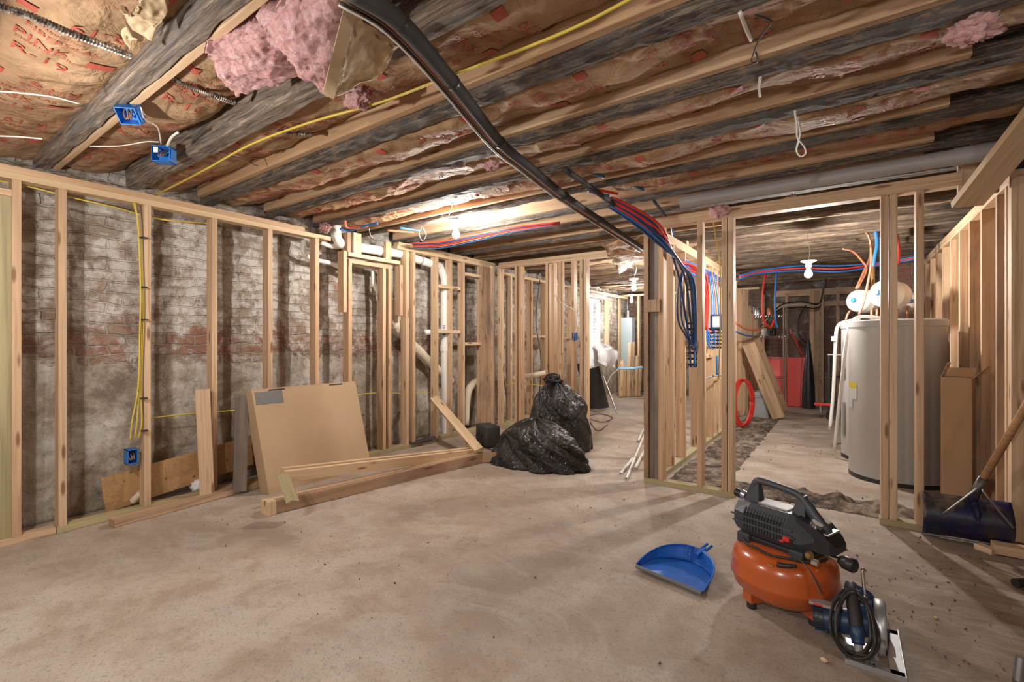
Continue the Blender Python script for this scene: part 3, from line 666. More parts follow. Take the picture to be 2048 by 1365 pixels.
p = P(262, 250, .985); t = ebox('blue electrical box hanging behind the first hewn joist', (p.x, p.y, p.z), (.085, .055, .075), .75, .75)
p = P(321, 322, .985); t = ebox('blue electrical box with white label fixed to the second hewn joist', (p.x, p.y, p.z), (.095, .06, .085), .7, 0)
MB().box((-.035, -.002, .045), (-.012, 0, .075), wm(t)).build('label_sticker', 'label_white', t)
p = at(279, 926, X=-3.845); t = ebox('blue electrical box low on the third stud of the left wall', (-3.875, YL(281)-.0, p.z), (.055, .075, .095), pi/2, 0)
t.matrix_basis = T(-3.835, YL(283)-.045, p.z, 0, 0, pi/2)
p = at(1150, 681, Y=YA); t = ebox('small blue box on the partition stud beside the passage', (p.x-.01, YA-.02, p.z), (.045, .06, .09))
# left wall cables
for i in range(3):
    x = -3.80-.012*i; ya = YL(279)-.02
    cable('yellow_cable', 'yellow cables stapled down the third stud to the blue box', [(x, ya-.015, 2.06), (x+.01, ya+.0+.006*i, 1.9), (x+.015, ya+.012+.01*i, 1.5), (x+.015, ya+.008+.012*i, 1.2), (x+.012, ya+.01*i, .85), (x, ya-.03+.03*i, .62), (x-.01, ya-.035+.025*i, .50)], .005, 'cable_yellow', 'cables down the third stud')
for j, px in enumerate((285, 285, 287, 285, 286)):
    p = at(px, (476, 575, 640, 797, 862)[j], X=-3.80); tag(MB().box((-3.812, p.y-.012, p.z-.004), (-3.775, p.y+.022, p.z+.004)).build('cable_staple', 'black_plastic'), 'black cable staple holding the yellow cables to the third stud', 'staple', 'staples on the third stud')
cable('yellow_cable', 'yellow cable pair running high along the brick behind the left studs', [at(-20, 358, X=-3.95), at(60, 374, X=-3.95), at(150, 397, X=-3.95), at(230, 415, X=-3.95), at(275, 428, X=-3.95), at(330, 440, X=-3.95), at(415, 447, X=-3.95)], .006, 'cable_yellow')
cable('yellow_cable', 'yellow cable sagging at knee height behind the left studs', [at(290, 838, X=-3.93), at(350, 831, X=-3.93), at(400, 826, X=-3.93), at(460, 822, X=-3.93), at(560, 812, X=-3.93), at(700, 792, X=-3.93), at(760, 786, X=-3.93), at(800, 787, X=-3.93), at(865, 785, X=-3.93)], .005, 'cable_yellow')
cable('yellow_cable', 'yellow cables strung through the partition studs behind the rubbish bags', [at(985, 778, Y=5.2), at(1030, 768, Y=5.2), at(1070, 770, Y=5.2), at(1100, 775, Y=5.2)], .006, 'cable_yellow')
cable('yellow_cable', 'yellow cable hanging beside the double stud of the doorway wall', [at(1427, 445, Y=3.8), at(1432, 480, Y=3.86), at(1440, 530, Y=3.9), at(1441, 640, Y=3.95), at(1437, 760, Y=3.95)], .005, 'cable_yellow')

# ---------------------------------------------------------------- drain pipes on the left
def pipe(label, pts, r, m, hubs=(), n=6):
    t = thing('drain_pipe', label, 'pipe', (sum(p[0] for p in pts)/len(pts), sum(p[1] for p in pts)/len(pts), min(p[2] for p in pts)))
    MB().tube(pts, r, 16, n).build('pipe_run', m, t, 'full')
    for a, b in hubs: MB().tube([a, b], r*1.16, 16, sp=False).build('coupling', m, t, True)
    return t
a = at(608, 482, X=-3.98); b = at(607, 505, X=-3.98); c = at(622, 517, X=-3.98); d = at(664, 528, X=-3.98); e_ = at(700, 545, X=-3.98)
pipe('slim white pipe with an elbow running behind the sixth left stud', [a, b, c, at(640, 522, X=-3.98), d, e_], .021, 'pvc_white', [(a, a+(b-a)*.5)])
a = at(640, 485, X=-3.97); b = at(660, 492, X=-3.97); c = at(678, 494, X=-3.97); pipe('stub of white pipe with brass end beside the chase header', [a, b, c], .022, 'pvc_white', [(b, b+(c-b)*.4)])
a = at(672, 462, X=-3.90); b = at(672, 478, X=-3.90); c = at(690, 490, X=-3.91); d = at(760, 502, X=-3.92); e_ = at(800, 508, X=-3.93)
g_ = at(845, 522, X=-3.93); h_ = at(880, 533, X=-3.93); i_ = at(889, 560, X=-3.93); k2 = at(889, 700, X=-3.93); l_ = at(892, 878, X=-3.93)
pipe('large white drain pipe from the ceiling elbow across the header box', [V((a.x, a.y, 2.3)), a+V((0, 0, -.03)), b+V((0, .03, -.02)), c, d, e_, at(815, 513, X=-3.93), g_+V((0, -.02, 0))], .047, 'pvc_white', [(c, c+(d-c)*.12), (d, d+(e_-d)*.5)])
t = pipe('tall white vertical drain pipe with red and blue writing behind the right left-wall studs', [g_, h_+V((0, -.05, 0)), h_+V((0, 0, -.015)), i_, i_+V((0, 0, -.1)), k2, l_+V((0, 0, .1)), l_+V((0, 0, -.03))], .047, 'pvc_white', [(k2+V((0, 0, .06)), k2+V((0, 0, -.02)))])
def label_on_pipe(z, w_, h, m, nm):
    p = at(889, 600, X=-3.93); mb = MB()
    mb.grid(lambda u, v: (p.x+.0485*cos(-.9+w_*(u-.5)), p.y+.0485*sin(-.9+w_*(u-.5)), z+h*v), 8, 1); return mb.build(nm, m, t, True)
label_on_pipe(1.30, .9, .012, 'print_red', 'printed_mark'); label_on_pipe(1.325, .7, .012, 'print_red', 'printed_mark'); label_on_pipe(1.22, .8, .014, 'ink', 'printed_mark'); label_on_pipe(1.20, .15, .14, 'box_blue', 'printed_mark')
a = at(712, 530, X=-4.0); b = at(745, 541, X=-4.0); c = at(748, 570, X=-4.0); d = at(760, 590, X=-4.0); e_ = at(775, 630, X=-4.0)
pipe('white pipe with two bends on the brick inside the chase opening', [a, at(735, 534, X=-4.0), b, c, d, at(764, 600, X=-4)], .022, 'pvc_white', [(c, c+(d-c)*.5)])
a = at(790, 600, X=-3.99); b = at(792, 650, X=-3.99); c = at(815, 680, X=-3.99); d = at(870, 735, X=-3.99)
pipe('fat cream drain pipe slanting down behind the right left-wall studs', [a, b, c, at(838, 702, X=-3.99), d, at(905, 765, X=-4)], .05, 'pvc_cream', [(b, b+(c-b)*.3), (c+(d-c)*.3, c+(d-c)*.45)])
a = at(850, 665, X=-3.97); pipe('short capped white pipe stub reaching toward the vertical drain', [a, at(888, 663, X=-3.95)], .03, 'pvc_white')
pipe('grimy curved cream pipe low in the corner by the black case', [at(962, 760, X=-3.98), at(945, 770, X=-3.98), at(935, 790, X=-3.98), at(930, 850, X=-3.98)], .05, 'pvc_cream')
pipe('horizontal cream pipe low behind the partition studs', [at(1000, 762, Y=5.45), at(1060, 752, Y=5.6), at(1095, 745, Y=5.7)], .035, 'pvc_cream')
a = at(266, 1003, X=-3.97); b = at(283, 985, X=-3.93); t = MB().tube([a, b], .022, 14, sp=False); t = t.build('pipe_stub', 'pvc_cream', None, True); tag(t, 'short dusty plastic pipe stub leaning at the foot of the third left stud', 'pipe')
gp = thing('grey_pipe', 'long grey plastic pipe under the joists at the upper right', 'pipe', (-.2, 3.6, 2.17))
MB().tube([(-1.0, 3.60, 2.185), (.72, 3.60, 2.185)], .045, 20, sp=False).build('pipe_run', 'pvc_grey', gp, True)
MB().tube([(.50, 3.60, 2.185), (.72, 3.60, 2.185)], .05, 20, sp=False).build('coupling', 'pvc_grey', gp, True)

# ---------------------------------------------------------------- boards, cardboard and lumber at the left
t = MB().box((-3.935+.0, 0, 0), (-3.92, 1.02, .235)); M = T(-.06, .985, .015, -.10*0) @ Matrix.Rotation(.125, 4, 'X')
t = MB().box((-3.935, 0, 0), (-3.922, 1.0, .235), M).build('plywood_strip', 'plywood'); tag(t, 'strip of orange plywood leaning on the brick behind the left studs', 'plywood')
o = board('timber_offcut', (-3.765, at(415, 994, X=-3.76).y, .04), (-3.79, at(405, 776, X=-3.79).y, .80), .089, .04, 'pine', None, (.45, 1, 0)); tag(o, 'short new stud leaning upright against the fourth left stud', 'board')
o = board('timber_offcut', (-3.70, at(479, 980, X=-3.70).y, .02), (-3.80, at(484, 783, X=-3.80).y, .745), .089, .035, 'grey_board', None, (.3, 1, 0)); tag(o, 'weathered grey board leaning left of the cardboard box', 'board')
a = at(228, 1058, Z=0); b = at(512, 980, Z=0)
o = board('timber_length', (a.x-.05, a.y, .024), (b.x-.07, b.y+.25, .024), .085, .045, 'pine_grimy', None, (1, 0, 0)); tag(o, 'dusty timber lying flat along the foot of the left wall', 'board')
# flat cardboard box leaning
t = thing('cardboard_box', 'wide flat closed cardboard box leaning against the left studs', 'box', (-3.5, 2.3, 0))
bm_ = MB(); w_, h_, d_ = .93, .79, .125
M = T(-3.515, 1.80, .0) @ Matrix.Rotation(-.22, 4, 'Y')    # local: x depth (0 front, -d back), y width, z height
sk = Matrix.Identity(4)
def bx_(p): x, y, z = p; return M @ V((x, y-.03*(z/h_)*1.5+.02, z))
vs = [bx_(p) for p in ((0, 0, 0), (0, w_, 0), (0, w_, h_), (0, 0, h_), (-d_, 0, 0), (-d_, w_, 0), (-d_, w_, h_), (-d_, 0, h_))]
MB().add(vs, [[0, 1, 2, 3], [4, 7, 6, 5], [0, 3, 7, 4], [1, 5, 6, 2], [0, 4, 5, 1]]).build('carton', 'cardboard', t)
MB().add([bx_(p) for p in ((.001, -.004, h_), (.001, w_+.004, h_), (-d_*.52, w_+.004, h_+.012), (-d_*.52, -.004, h_+.012), (.001, -.004, h_+.004), (.001, w_+.004, h_+.004), (-d_*.52, w_+.004, h_+.016), (-d_*.52, -.004, h_+.016))], [[0, 1, 2, 3], [4, 5, 6, 7], [0, 1, 5, 4], [1, 2, 6, 5], [2, 3, 7, 6], [3, 0, 4, 7]]).build('flap', 'cardboard', t)
for ya in (.13, .66): MB().add([bx_(p) for p in ((.0015, ya, h_-.012), (.0015, ya+.13, h_-.012), (.0015, ya+.13, h_-.003), (.0015, ya, h_-.003))], [[0, 1, 2, 3]]).build('slot', 'dark_void', t)
def mk(u, v): y = .018+.215*u+.006*noise.noise(V((v*9, 1, 0))); z = h_-.115+.10*v+.006*noise.noise(V((u*9, 5, 0))); return bx_((.002, y, z))
MB().grid(mk, 12, 8).build('marker_patch', 'marker_grey', t)['label'] = 'grey scribbled-out rectangle'
# stack of framing timber with diagonal
t = thing('timber_frame_piece', 'long nailed timber piece on edge lying on the floor in front of the carton', 'lumber', (-2.95, 2.5, 0))
a = at(545, 1030, Z=0); b = at(965, 926, Z=0)
board('timber', (a.x-.01, a.y+.01, .047), (b.x-.01, b.y, .047), .089, .045, 'pine_grimy', t, (0, 0, 1))
board('timber', (a.x-.055, a.y+.0, .047), (b.x-.055, b.y+.06, .047), .089, .04, 'pine', t, (0, 0, 1))
dv = (b-a).normalized()
board('end_block', (a.x-.03, a.y-.01, .0), (a.x-.03, a.y-.01, .094), .09, .055, 'pine_pale', t, (1, 0, 0))
t = thing('timber_frame_piece', 'pair of nailed timbers with a tilted end block, propped above the timber on the floor', 'lumber', (-3.0, 2.6, .1))
a = V((-3.16, 1.74, .215)); b = at(962, 905, X=-2.86)
board('timber', a, b, .042, .075, 'pine_pale', t, (1, -.6, 0)); board('timber', a+V((-.09, .03, .0)), b+V((-.085, .01, 0)), .042, .075, 'pine_pale', t, (1, -.6, 0))
c = at(573, 945, D=3.02); d = at(577, 1008, D=2.93)
board('end_block', at(566, 952, D=3.08), at(586, 1006, D=3.0), .085, .04, 'pine_treated', t, (-.6, .6, .1))
a = V((-2.80, 3.42, .12)); b = at(868, 797, X=-3.78)
o = board('timber_length', a, b, .089, .04, 'pine_pale', None, (.5, .8, .3)); tag(o, 'diagonal timber leaning from the floor lumber onto a left-wall stud', 'board')
o = board('timber_offcut', (-2.83, 3.44, .05), (-2.66, 3.56, .05), .089, .04, 'pine_grimy', None, (0, 0, 1)); tag(o, 'chewed timber offcut at the far end of the floor lumber', 'board')
o = patch('rag', [(-3.90, 3.5, .052), (-3.78, 3.5, .05), (-3.77, 3.85, .05), (-3.90, 3.9, .052)], 'rag', None, .012, 9, 24, 24, (0, 0, -.012), 3); tag(o, 'dark crumpled cloth on the floor plate behind the diagonal timber', 'cloth')
p = at(398, 975, X=-3.98)
o = blob('plastic_scrap', (p.x, p.y, .06), (.05, .06, .05), 'sheet_white', .4, 2.5, 4, None, 26); tag(o, 'crumpled clear plastic scrap behind the leaning new stud', 'scrap')

# black case and rubbish bags
t = thing('tool_case', 'small soft black case on the floor between the lumber and the rubbish bag', 'case', (-3.2, 4.06, 0), -.45)
MB().box((-.135, -.09, 0), (.135, .09, .235), wm(t), .03).build('case_body', 'foam_black', t, 'full')
MB().tube([wm(t) @ V(p) for p in ((-.05, -.095, .15), (-.05, -.12, .11), (.04, -.12, .11), (.04, -.095, .15))], .006, 6).build('strap', 'black_plastic', t, 'full')
MB().box((.03, -.125, .0), (.07, -.1, .05), wm(t), .004).build('plug', 'black_plastic', t)
def bag(label, c, rad, top, seed, base, n=110, lean=(0, 0), knot=None):
    def fn(u, v):
        ph = 2*pi*u; d = V((cos(ph), sin(ph), 0)); z = v; q = V((cos(ph)*1.3, sin(ph)*1.3, v*2.2+seed))
        prof = base[min(len(base)-2, int(v*(len(base)-1)))]; k_ = v*(len(base)-1)-min(len(base)-2, int(v*(len(base)-1)))
        r = prof*(1-k_)+base[min(len(base)-1, int(v*(len(base)-1))+1)]*k_
        sk = V((cos(ph+v*1.5)*1.9, sin(ph+v*1.5)*1.9, v*1.1+seed)); r *= 1+.15*noise.noise(q*1.1)-.13*(1-abs(noise.noise(sk*1.3+V((3, 0, 0)))))**7+.05*noise.noise(q*2.6)-.05*(1-abs(noise.noise(sk*2.7)))**8
        zz = top*(v**.8)*(1+.09*noise.noise(q*1.3)*(v > 0)-.04*(1-abs(noise.noise(sk*1.8)))**6)
        zz = max(0.002, zz) if v > 0 else .002
        return (c[0]+rad[0]*r*cos(ph)+lean[0]*v, c[1]+rad[1]*r*sin(ph)+lean[1]*v, zz)
    mb = MB().grid(fn, n, n//2); n0 = len(mb.v); mb.v.append(V((c[0], c[1], .002))); W = n//2+1
    mb.f += [[i*W, n0, (i+1)*W] for i in range(n)]
    return tag(mb.build('rubbish_bag', 'bag_plastic', None, 'full'), label, 'bag')
bag('low slumped black rubbish bag in front, spreading on the floor', (-2.38, 3.76), (.48, .33), .42, 3.3, [1.12, 1.04, .97, .92, .87, .8, .7, .56, .36, .02])
bag('taller black rubbish bag behind with a knotted top', (-2.50, 4.46), (.33, .30), .69, 8.1, [.97, 1.0, 1.02, 1.02, 1.0, .96, .88, .74, .5, .14], lean=(-.07, 0))
o = blob('bag_knot', (-2.60, 4.44, .73), (.10, .06, .06), 'bag_plastic', .4, 2.2, 5, None, 40); o.name = 'bag_knot'
par = bpy.data.objects['rubbish_bag.001']; o.matrix_basis = wm(par).inverted() @ o.matrix_basis; o.parent = par
cable('wire', 'black power cord on the floor beside the small black case', [(-3.1, 3.93, .006), (-2.95, 3.9, .006), (-2.8, 3.95, .006), (-2.62, 3.85, .006)], .004, 'cable_black')
# white conduit offcuts on the floor
for lb_, a, b in (('longest white plastic tube on the floor left of the doorway post', (1253, 958), (1292, 862)), ('white plastic tube lying beside the longest one', (1270, 938), (1300, 880)), ('shortest white plastic tube on the floor, nearest the rubbish bags', (1241, 948), (1265, 918)), ('white plastic tube further back by the doorway post', (1276, 883), (1292, 850))):
    p = at(*a, Z=.013); q = at(*b, Z=.013); d = (p-q).normalized()
    mb = MB(); L = (p-q).length
    mb.lathe([(.008, 0), (.0125, 0), (.0125, L), (.008, L), (.008, 0)], Matrix.Translation(q) @ d.to_track_quat('Z', 'Y').to_matrix().to_4x4(), 14)
    tag(mb.build('plastic_tube', 'pvc_white', None, True), lb_, 'tube')

# ---------------------------------------------------------------- far left room
ca = MB()
t = thing('plastic_sheeting', 'translucent white plastic sheeting heaped in front of the window', 'plastic sheet', (-3.3, 7.2, .9))
patch('sheet', [at(1172, 668, D=7.2), at(1205, 685, D=7.4), at(1238, 712, D=7.6), at(1170, 742, D=6.9)], 'sheet_white', t, .045, 2.2, 40, 40, (0, 0, -.02), 3, -.08, (.5, -.6, .2))
patch('sheet_fold', [at(1190, 690, D=7.1), at(1236, 702, D=7.5), at(1228, 738, D=7.4), at(1198, 722, D=7.0)], 'sheet_white', t, .05, 2.6, 30, 30, (0, 0, -.02), 9, -.08, (.5, -.6, .2))
o = board('black_sheet', at(1197, 818, Z=.005), at(1174, 725, D=7.8), .36, .03, 'foam_black', None, (1, .3, 0)); tag(o, 'black rigid sheet leaning under the plastic sheeting in the far left room', 'sheet')
o = MB().tube([at(1234, 826, D=6.9), at(1196, 724, D=7.4)], .014, 10, sp=False).build('broom_pole', 'steel', None, True); tag(o, 'slim metal pole leaning beside the black panel', 'pole')
dt = thing('duct', 'pale blue upright duct behind the bundle of lumber at the far end', 'duct', (-3.62, 10.1, 0))
a = at(1256, 700, Y=10.1)
MB().box((a.x-.16, 10.0, .3), (a.x+.13, 10.22, at(1256, 636, Y=10.1).z), None, .01).build('duct_body', 'duct_blue', dt)
MB().tube([(a.x, 10.1, at(1256, 636, Y=10.1).z), (a.x, 10.1, at(1256, 622, Y=10.1).z)], .06, 14, sp=False).build('duct_collar', 'steel', dt, True)
for i, (px, top, w_, lb_) in enumerate(((1244, 722, .09, 'leftmost board'), (1250, 742, .07, 'second board from the left'), (1259, 686, .10, 'tallest pale board'), (1267, 685, .05, 'thin board right of the tallest'), (1274, 712, .07, 'fifth board'), (1280, 735, .06, 'rightmost board'))):
    a = at(px-2, 793, D=9.55+.03*i); b = at(px+1, top, D=9.85); a.z = 0.01; b.y = min(b.y, 9.72)
    o = board('upright_board', a, b, w_*.8, .045, 'pine_pale' if i % 2 == 0 else 'pine', None, (1, -.3, 0)); tag(o, lb_+' of the blue-taped bundle at the far end', 'board', 'taped lumber bundle')
a = at(1262, 737, D=9.52); o = MB().tube([a+V((-.24, -.1, 0)), a+V((-.1, -.16, 0)), a+V((.1, -.12, .01)), a+V((.24, 0, .03))], .035, 8, 6, flatten=.3).build('tape_band', 'tape_blue', None, 'full'); tag(o, 'pale blue tape band tying the far lumber bundle', 'tape')
cable('wire', 'cream cable drooping left of the taped lumber bundle', [at(1212, 775, D=8.9), at(1222, 752, D=9), at(1235, 740, D=9), at(1243, 728, D=9)], .01, 'cable_white')
cable('wire', 'loose black wires looped on the floor of the far left passage', [at(1180, 832, Z=.01), at(1200, 828, Z=.01), at(1225, 836, Z=.01), at(1205, 845, Z=.01), at(1180, 840, Z=.01), at(1195, 862, Z=.01), at(1215, 850, Z=.01)], .005, 'cable_black')
cable('wire', 'loose black cables hanging behind the partition studs', [at(1000, 560, Y=5.6), at(1008, 620, Y=5.6), at(1003, 700, Y=5.6), at(1012, 790, Y=5.6), at(1020, 840, Y=5.6)], .008, 'cable_black')
cable('wire', 'second loose black cable hanging behind the partition studs', [at(1080, 560, Y=5.7), at(1072, 640, Y=5.7), at(1082, 720, Y=5.7), at(1078, 800, Y=5.7)], .007, 'cable_black')
cable('wire', 'white wire hanging across the passage doorway to the small blue box', [at(1115, 590, Y=5.1), at(1125, 608, Y=5.0), at(1150, 622, Y=5.0), at(1155, 650, Y=5.0), at(1149, 668, Y=5.0)], .005, 'cable_white')
cable('wire', 'curled white wire above the passage bulb', [at(1248, 512, Y=5.2), at(1262, 520, Y=5.4), at(1273, 535, Y=5.5), at(1270, 550, Y=5.8)], .005, 'cable_white')

# ---------------------------------------------------------------- tubing and manifolds on the long stud wall
start = [P(1232, 408, 1.0), P(1250, 405, 1.0)]
cols = ['pex_red', 'pex_navy', 'pex_red', 'pex_red', 'pex_navy', 'pex_red', 'pex_navy', 'pex_blue', 'pex_navy']
for i, m_ in enumerate(cols):
    o_ = V((.022*(i % 3)-.02, .015*(i//3), -.016*(i//3))); k_ = .02*i
    q = [at(1216+5*(i % 3), 396+8*(i//3), D=3.36+.03*(i//3)), at(1266+8*(i % 3), 424+11*(i//3), D=3.44+.03*(i//3)), at(1310+9*(i % 3), 460+11*(i//3), D=3.56+.03*(i//3)), at(1340+3*i, 505+3*i, D=3.9), at(1355+4*i, 560, D=4.3), at(1366+3.2*i, 620, D=4.4)]
    if m_ == 'pex_red': q = q[:4]+[at(1368+3*i, 530, D=4.4), at(1395+3*i, 548, D=4.7), at(1412+i, 600, D=4.9), at(1408+i, 660, D=4.95)]
    else: q += [at(1376+2*i, 680, D=4.5), at(1380+1.2*i, 735 if i % 2 else 700, D=4.5)]
    cable('flexible_tube', ('red' if m_ == 'pex_red' else 'blue' if m_ == 'pex_blue' else 'dark blue')+' water tube in the bundle curving from the joists to the stud wall', q, .0105, m_, 'red water tubes' if m_ == 'pex_red' else 'blue water tubes', 'tube', 8)
for i in range(2):
    cable('flexible_tube', 'dark blue tube bowing left of the bundle before the manifold', [at(1368, 530, D=4.4), at(1356-6*i*-1, 580, D=4.4), at(1356+8*i, 640, D=4.4), at(1372+5*i, 672, D=4.45), at(1384, 690, D=4.5)], .009, 'pex_navy', 'bowed blue tubes', 'tube', 8)
for i in range(5):
    cable('flexible_tube', 'blue tube strapped along the top of the long stud wall', [at(1365, 522+4*i, D=4.3), at(1385, 528+5*i, D=4.6), at(1410, 540+5*i, D=5.1), at(1440, 556+4*i, D=5.8), at(1465, 562+3*i, D=6.2)], .010, 'pex_blue' if i != 3 else 'pex_red', 'tubes along the stud wall top', 'tube', 8)
for i, m_ in enumerate(['pex_orange', 'pex_red', 'pex_blue', 'pex_blue', 'pex_orange', 'pex_blue']):
    cable('flexible_tube', ['leftmost copper-coloured tube', 'second red tube', 'third tube, blue,', 'fourth tube, blue,', 'fifth tube, orange-red,', 'rightmost blue tube'][i]+' dropping to the manifold with white plate', [at(1412+3*i, 545, D=5.2), at(1416+4*i-(8 if i < 2 else 0), 600, D=5.2), at(1414+5*i-(8 if i < 2 else 0), 650, D=5.2), at(1420+3*i, 690 if i > 2 else 665, D=5.2)], .009, m_, 'tubes to the right manifold', 'tube', 8)
for i in range(4):
    cable('flexible_tube', 'short blue tube curling into the left ports of the manifold', [at(1416, 630+6*i, D=5.15), at(1412, 648+8*i, D=5.15), at(1418, 668+8*i, D=5.18), at(1426, 675+8*i, D=5.2)], .008, 'pex_blue', 'curled manifold tubes', 'tube', 8)
def manifold(label, px, D, y0, y1, nports, plate):
    a = at(px, y0, D=D); b = at(px, y1, D=D)
    t = thing('manifold', label, 'manifold', b)
    MB().tube([a, b], .016, 12, sp=False).build('bar', 'black_plastic' if not plate else 'chrome', t, True)
    MB().tube([a+V((.035, .0, -.06)), b+V((.035, .0, 0))], .012, 12, sp=False).build('bar', 'chrome', t, True)
    for i in range(nports):
        p = a+(b-a)*((i+.6)/nports)
        MB().tube([p+V((-.06, -.01, 0)), p+V((.055, 0, 0))], .012, 10, sp=False).build('port', 'black_plastic', t, True); po_ = C.objects[-1]
        MB().tube([p+V((-.085, -.01, 0)), p+V((-.06, -.01, 0))], .018, 10, sp=False).build('valve_knob', 'pvc_grey', po_, True)
    if plate: MB().box((a.x-.05, a.y-.05, a.z-.02), (a.x+.07, a.y-.02, a.z+.14), None, .004).build('bracket', 'pex_navy', t); MB().box((a.x-.025, a.y-.053, a.z), (a.x+.045, a.y-.05, a.z+.12), None, .001).build('label_plate', 'label_white', t)
    return t
manifold('water manifold with a white plate between the doorway studs', 1432, 5.2, 655, 698, 6, True)
manifold('left water manifold mostly hidden by the doorway stud', 1390, 4.55, 640, 735, 8, False)
cable('flexible_tube', 'blue tube leaving the bottom of the white-plate manifold', [at(1434, 712, D=5.2), at(1434, 730, D=5.2), at(1434, 750, D=5.2)], .013, 'pex_blue', None, 'tube', 8)
cable('flexible_tube', 'grey tube lying across the stud blocks below the manifold', [at(1408, 758, D=5.2), at(1425, 753, D=5.25), at(1446, 750, D=5.3)], .012, 'pvc_grey', None, 'tube', 8)
# tubing in the open joist bays
for lb_, q, m_, h in (('blue tube poking through a joist left of the black pipe', [(1030, 367), (1060, 374), (1098, 379)], 'pex_blue', 1.10), ('red tube beside the blue one left of the black pipe', [(1030, 366), (1070, 370), (1115, 373)], 'pex_red', 1.11),
    ('blue tube end right of the black pipe', [(1155, 340), (1180, 345), (1208, 354)], 'pex_blue', 1.09), ('red and white wrapped tube end right of the black pipe', [(1180, 378), (1210, 383), (1235, 388)], 'pex_red', 1.09), ('blue tube end just under the red wrapped tube', [(1178, 382), (1200, 390), (1218, 391)], 'pex_blue', 1.09),
    ('small blue tube end in the next bay right of the black pipe', [(1258, 370), (1272, 374), (1286, 380)], 'pex_blue', 1.09), ('single dark blue tube curving down to the bundle from the right', [(1308, 402), (1325, 425), (1342, 450), (1348, 485)], 'pex_navy', 1.0),
    ('blue tube curving above the chase header', [(680, 458), (700, 461), (730, 452), (755, 447)], 'pex_blue', 1.02), ('red tube elbow above the chase header', [(690, 443), (693, 454), (710, 456), (735, 452)], 'pex_orange', 1.02),
    ('red tube behind the next joist near the main room bulb', [(775, 461), (800, 463), (828, 465)], 'pex_orange', 1.06), ('blue tube behind the next joist near the main room bulb', [(800, 456), (820, 459), (842, 462)], 'pex_blue', 1.06)):
    cable('flexible_tube', lb_, [P(a, b, h) for a, b in q], .011, m_, None, 'tube', 8)
for i in range(5):
    cable('flexible_tube', 'long red or blue tube running left from the main room bulb over the wall plate', [P(825, 487+2*i, .99), P(880, 484+3*i, 1.0), P(950, 470+3*i, 1.0), P(1030, 455+2*i, 1.02), P(1120, 445+i, 1.03)], .007, ['pex_red', 'pex_navy', 'pex_red', 'pex_orange', 'pex_blue'][i], 'tubes over the left wall plate', 'tube', 8)
for i in range(3):
    cable('flexible_tube', 'blue tube sweeping across the utility room ceiling to the right wall', [at(1478, 552+3*i, D=6.0), at(1520, 541+3*i, D=6.2), at(1600, 532+5*i, D=6.1), at(1680, 532+6*i, D=5.9), at(1760, 525+3*i, D=5.7), at(1852, 510+3*i, D=5.4)], .012, ['pex_blue', 'pex_red', 'pex_blue'][i], 'utility ceiling tubes', 'tube', 8)
cable('flexible_tube', 'red tube hanging in a long loop left of the wire shelf', [at(1531, 548, D=7.2), at(1525, 590, D=7.2), at(1526, 635, D=7.2), at(1540, 655, D=7.2), at(1549, 640, D=7.2)], .016, 'pex_red', None, 'tube', 8)
cable('flexible_tube', 'blue tube hanging straight beside the red loop', [at(1554, 545, D=7.2), at(1550, 590, D=7.2), at(1551, 640, D=7.2), at(1556, 656, D=7.2)], .015, 'pex_blue', None, 'tube', 8)
cable('flexible_tube', 'red tube sagging from the studs toward the wire shelf', [at(1470, 645, D=5.8), at(1490, 658, D=6.2), at(1515, 660, D=6.6), at(1540, 648, D=7.0)], .013, 'pex_orange', None, 'tube', 8)
cable('flexible_tube', 'blue tube sagging from the studs under the red one', [at(1470, 663, D=5.8), at(1490, 671, D=6.2), at(1512, 674, D=6.6)], .011, 'pex_blue', None, 'tube', 8)
# coil of red tubing
t = thing('tubing_coil', 'coil of red tubing standing on the rubble strip beside the bucket', 'coil', at(1487, 852, Z=0))
for i in range(6):
    c = at(1487+1.5*(i-3), 806, D=6.2+.02*i); mb = MB(); pts = []
    for j in range(33): a = 2*pi*j/32; pts.append(c+V((.085*cos(a), .19*cos(a), .31*sin(a)))*(1-.012*(i % 3)))
    mb.tube(pts, .0125, 8, 1, sp=False).build('tube_turn', 'pex_red', t, 'full')

# ---------------------------------------------------------------- utility room
def shelf_unit():
    c = at(1545, 815, Z=0); c.y = min(c.y, 9.3); c = at(1538, 700, Y=9.0); x0, x1, y0, y1 = c.x-.28, c.x+.22, 8.95, 9.35
    t = thing('wire_shelf', 'chrome wire shelving unit behind the leaning boards in the utility room', 'shelf', ((x0+x1)/2, 9.15, 0))
    for x in (x0, x1):
        for y in (y0, y1): MB().tube([(x, y, 0), (x, y, 1.75)], .014, 8, sp=False).build('post', 'chrome', t, True)
    for z in (.5, .85, 1.2, 1.55):
        mb = MB()
        for y in (y0, y1):
            for dz in (0, .035): mb.tube([(x0, y, z+dz), (x1, y, z+dz)], .004, 5, sp=False)
        for i in range(14): x = x0+(x1-x0)*i/13; mb.tube([(x, y0, z+.035), (x, y1, z+.035)], .003, 4, sp=False); mb.tube([(x, y0, z), (x+.02, y0, z+.035)], .003, 4, sp=False)
        mb.build('wire_tray', 'chrome', t, True)
    for i, (dx, z, r, m_) in enumerate(((.06, 1.24, .05, 'steel'), (.2, 1.24, .06, 'pvc_grey'), (.33, 1.24, .05, 'black_plastic'), (.1, 1.59, .06, 'steel'), (.28, 1.59, .05, 'copper'))):
        o = MB().lathe([(r, 0), (r, .1), (r*.7, .13), (0, .13)], T(x0+dx, 9.12, z), 16).build('canister', m_, None, True); tag(o, ['grey canister on the left of the wire shelf', 'pale round canister in the middle of the wire shelf', 'black canister on the right of the wire shelf', 'metal canister on the top wire shelf', 'copper coloured canister on the top wire shelf'][i], 'container')
shelf_unit()
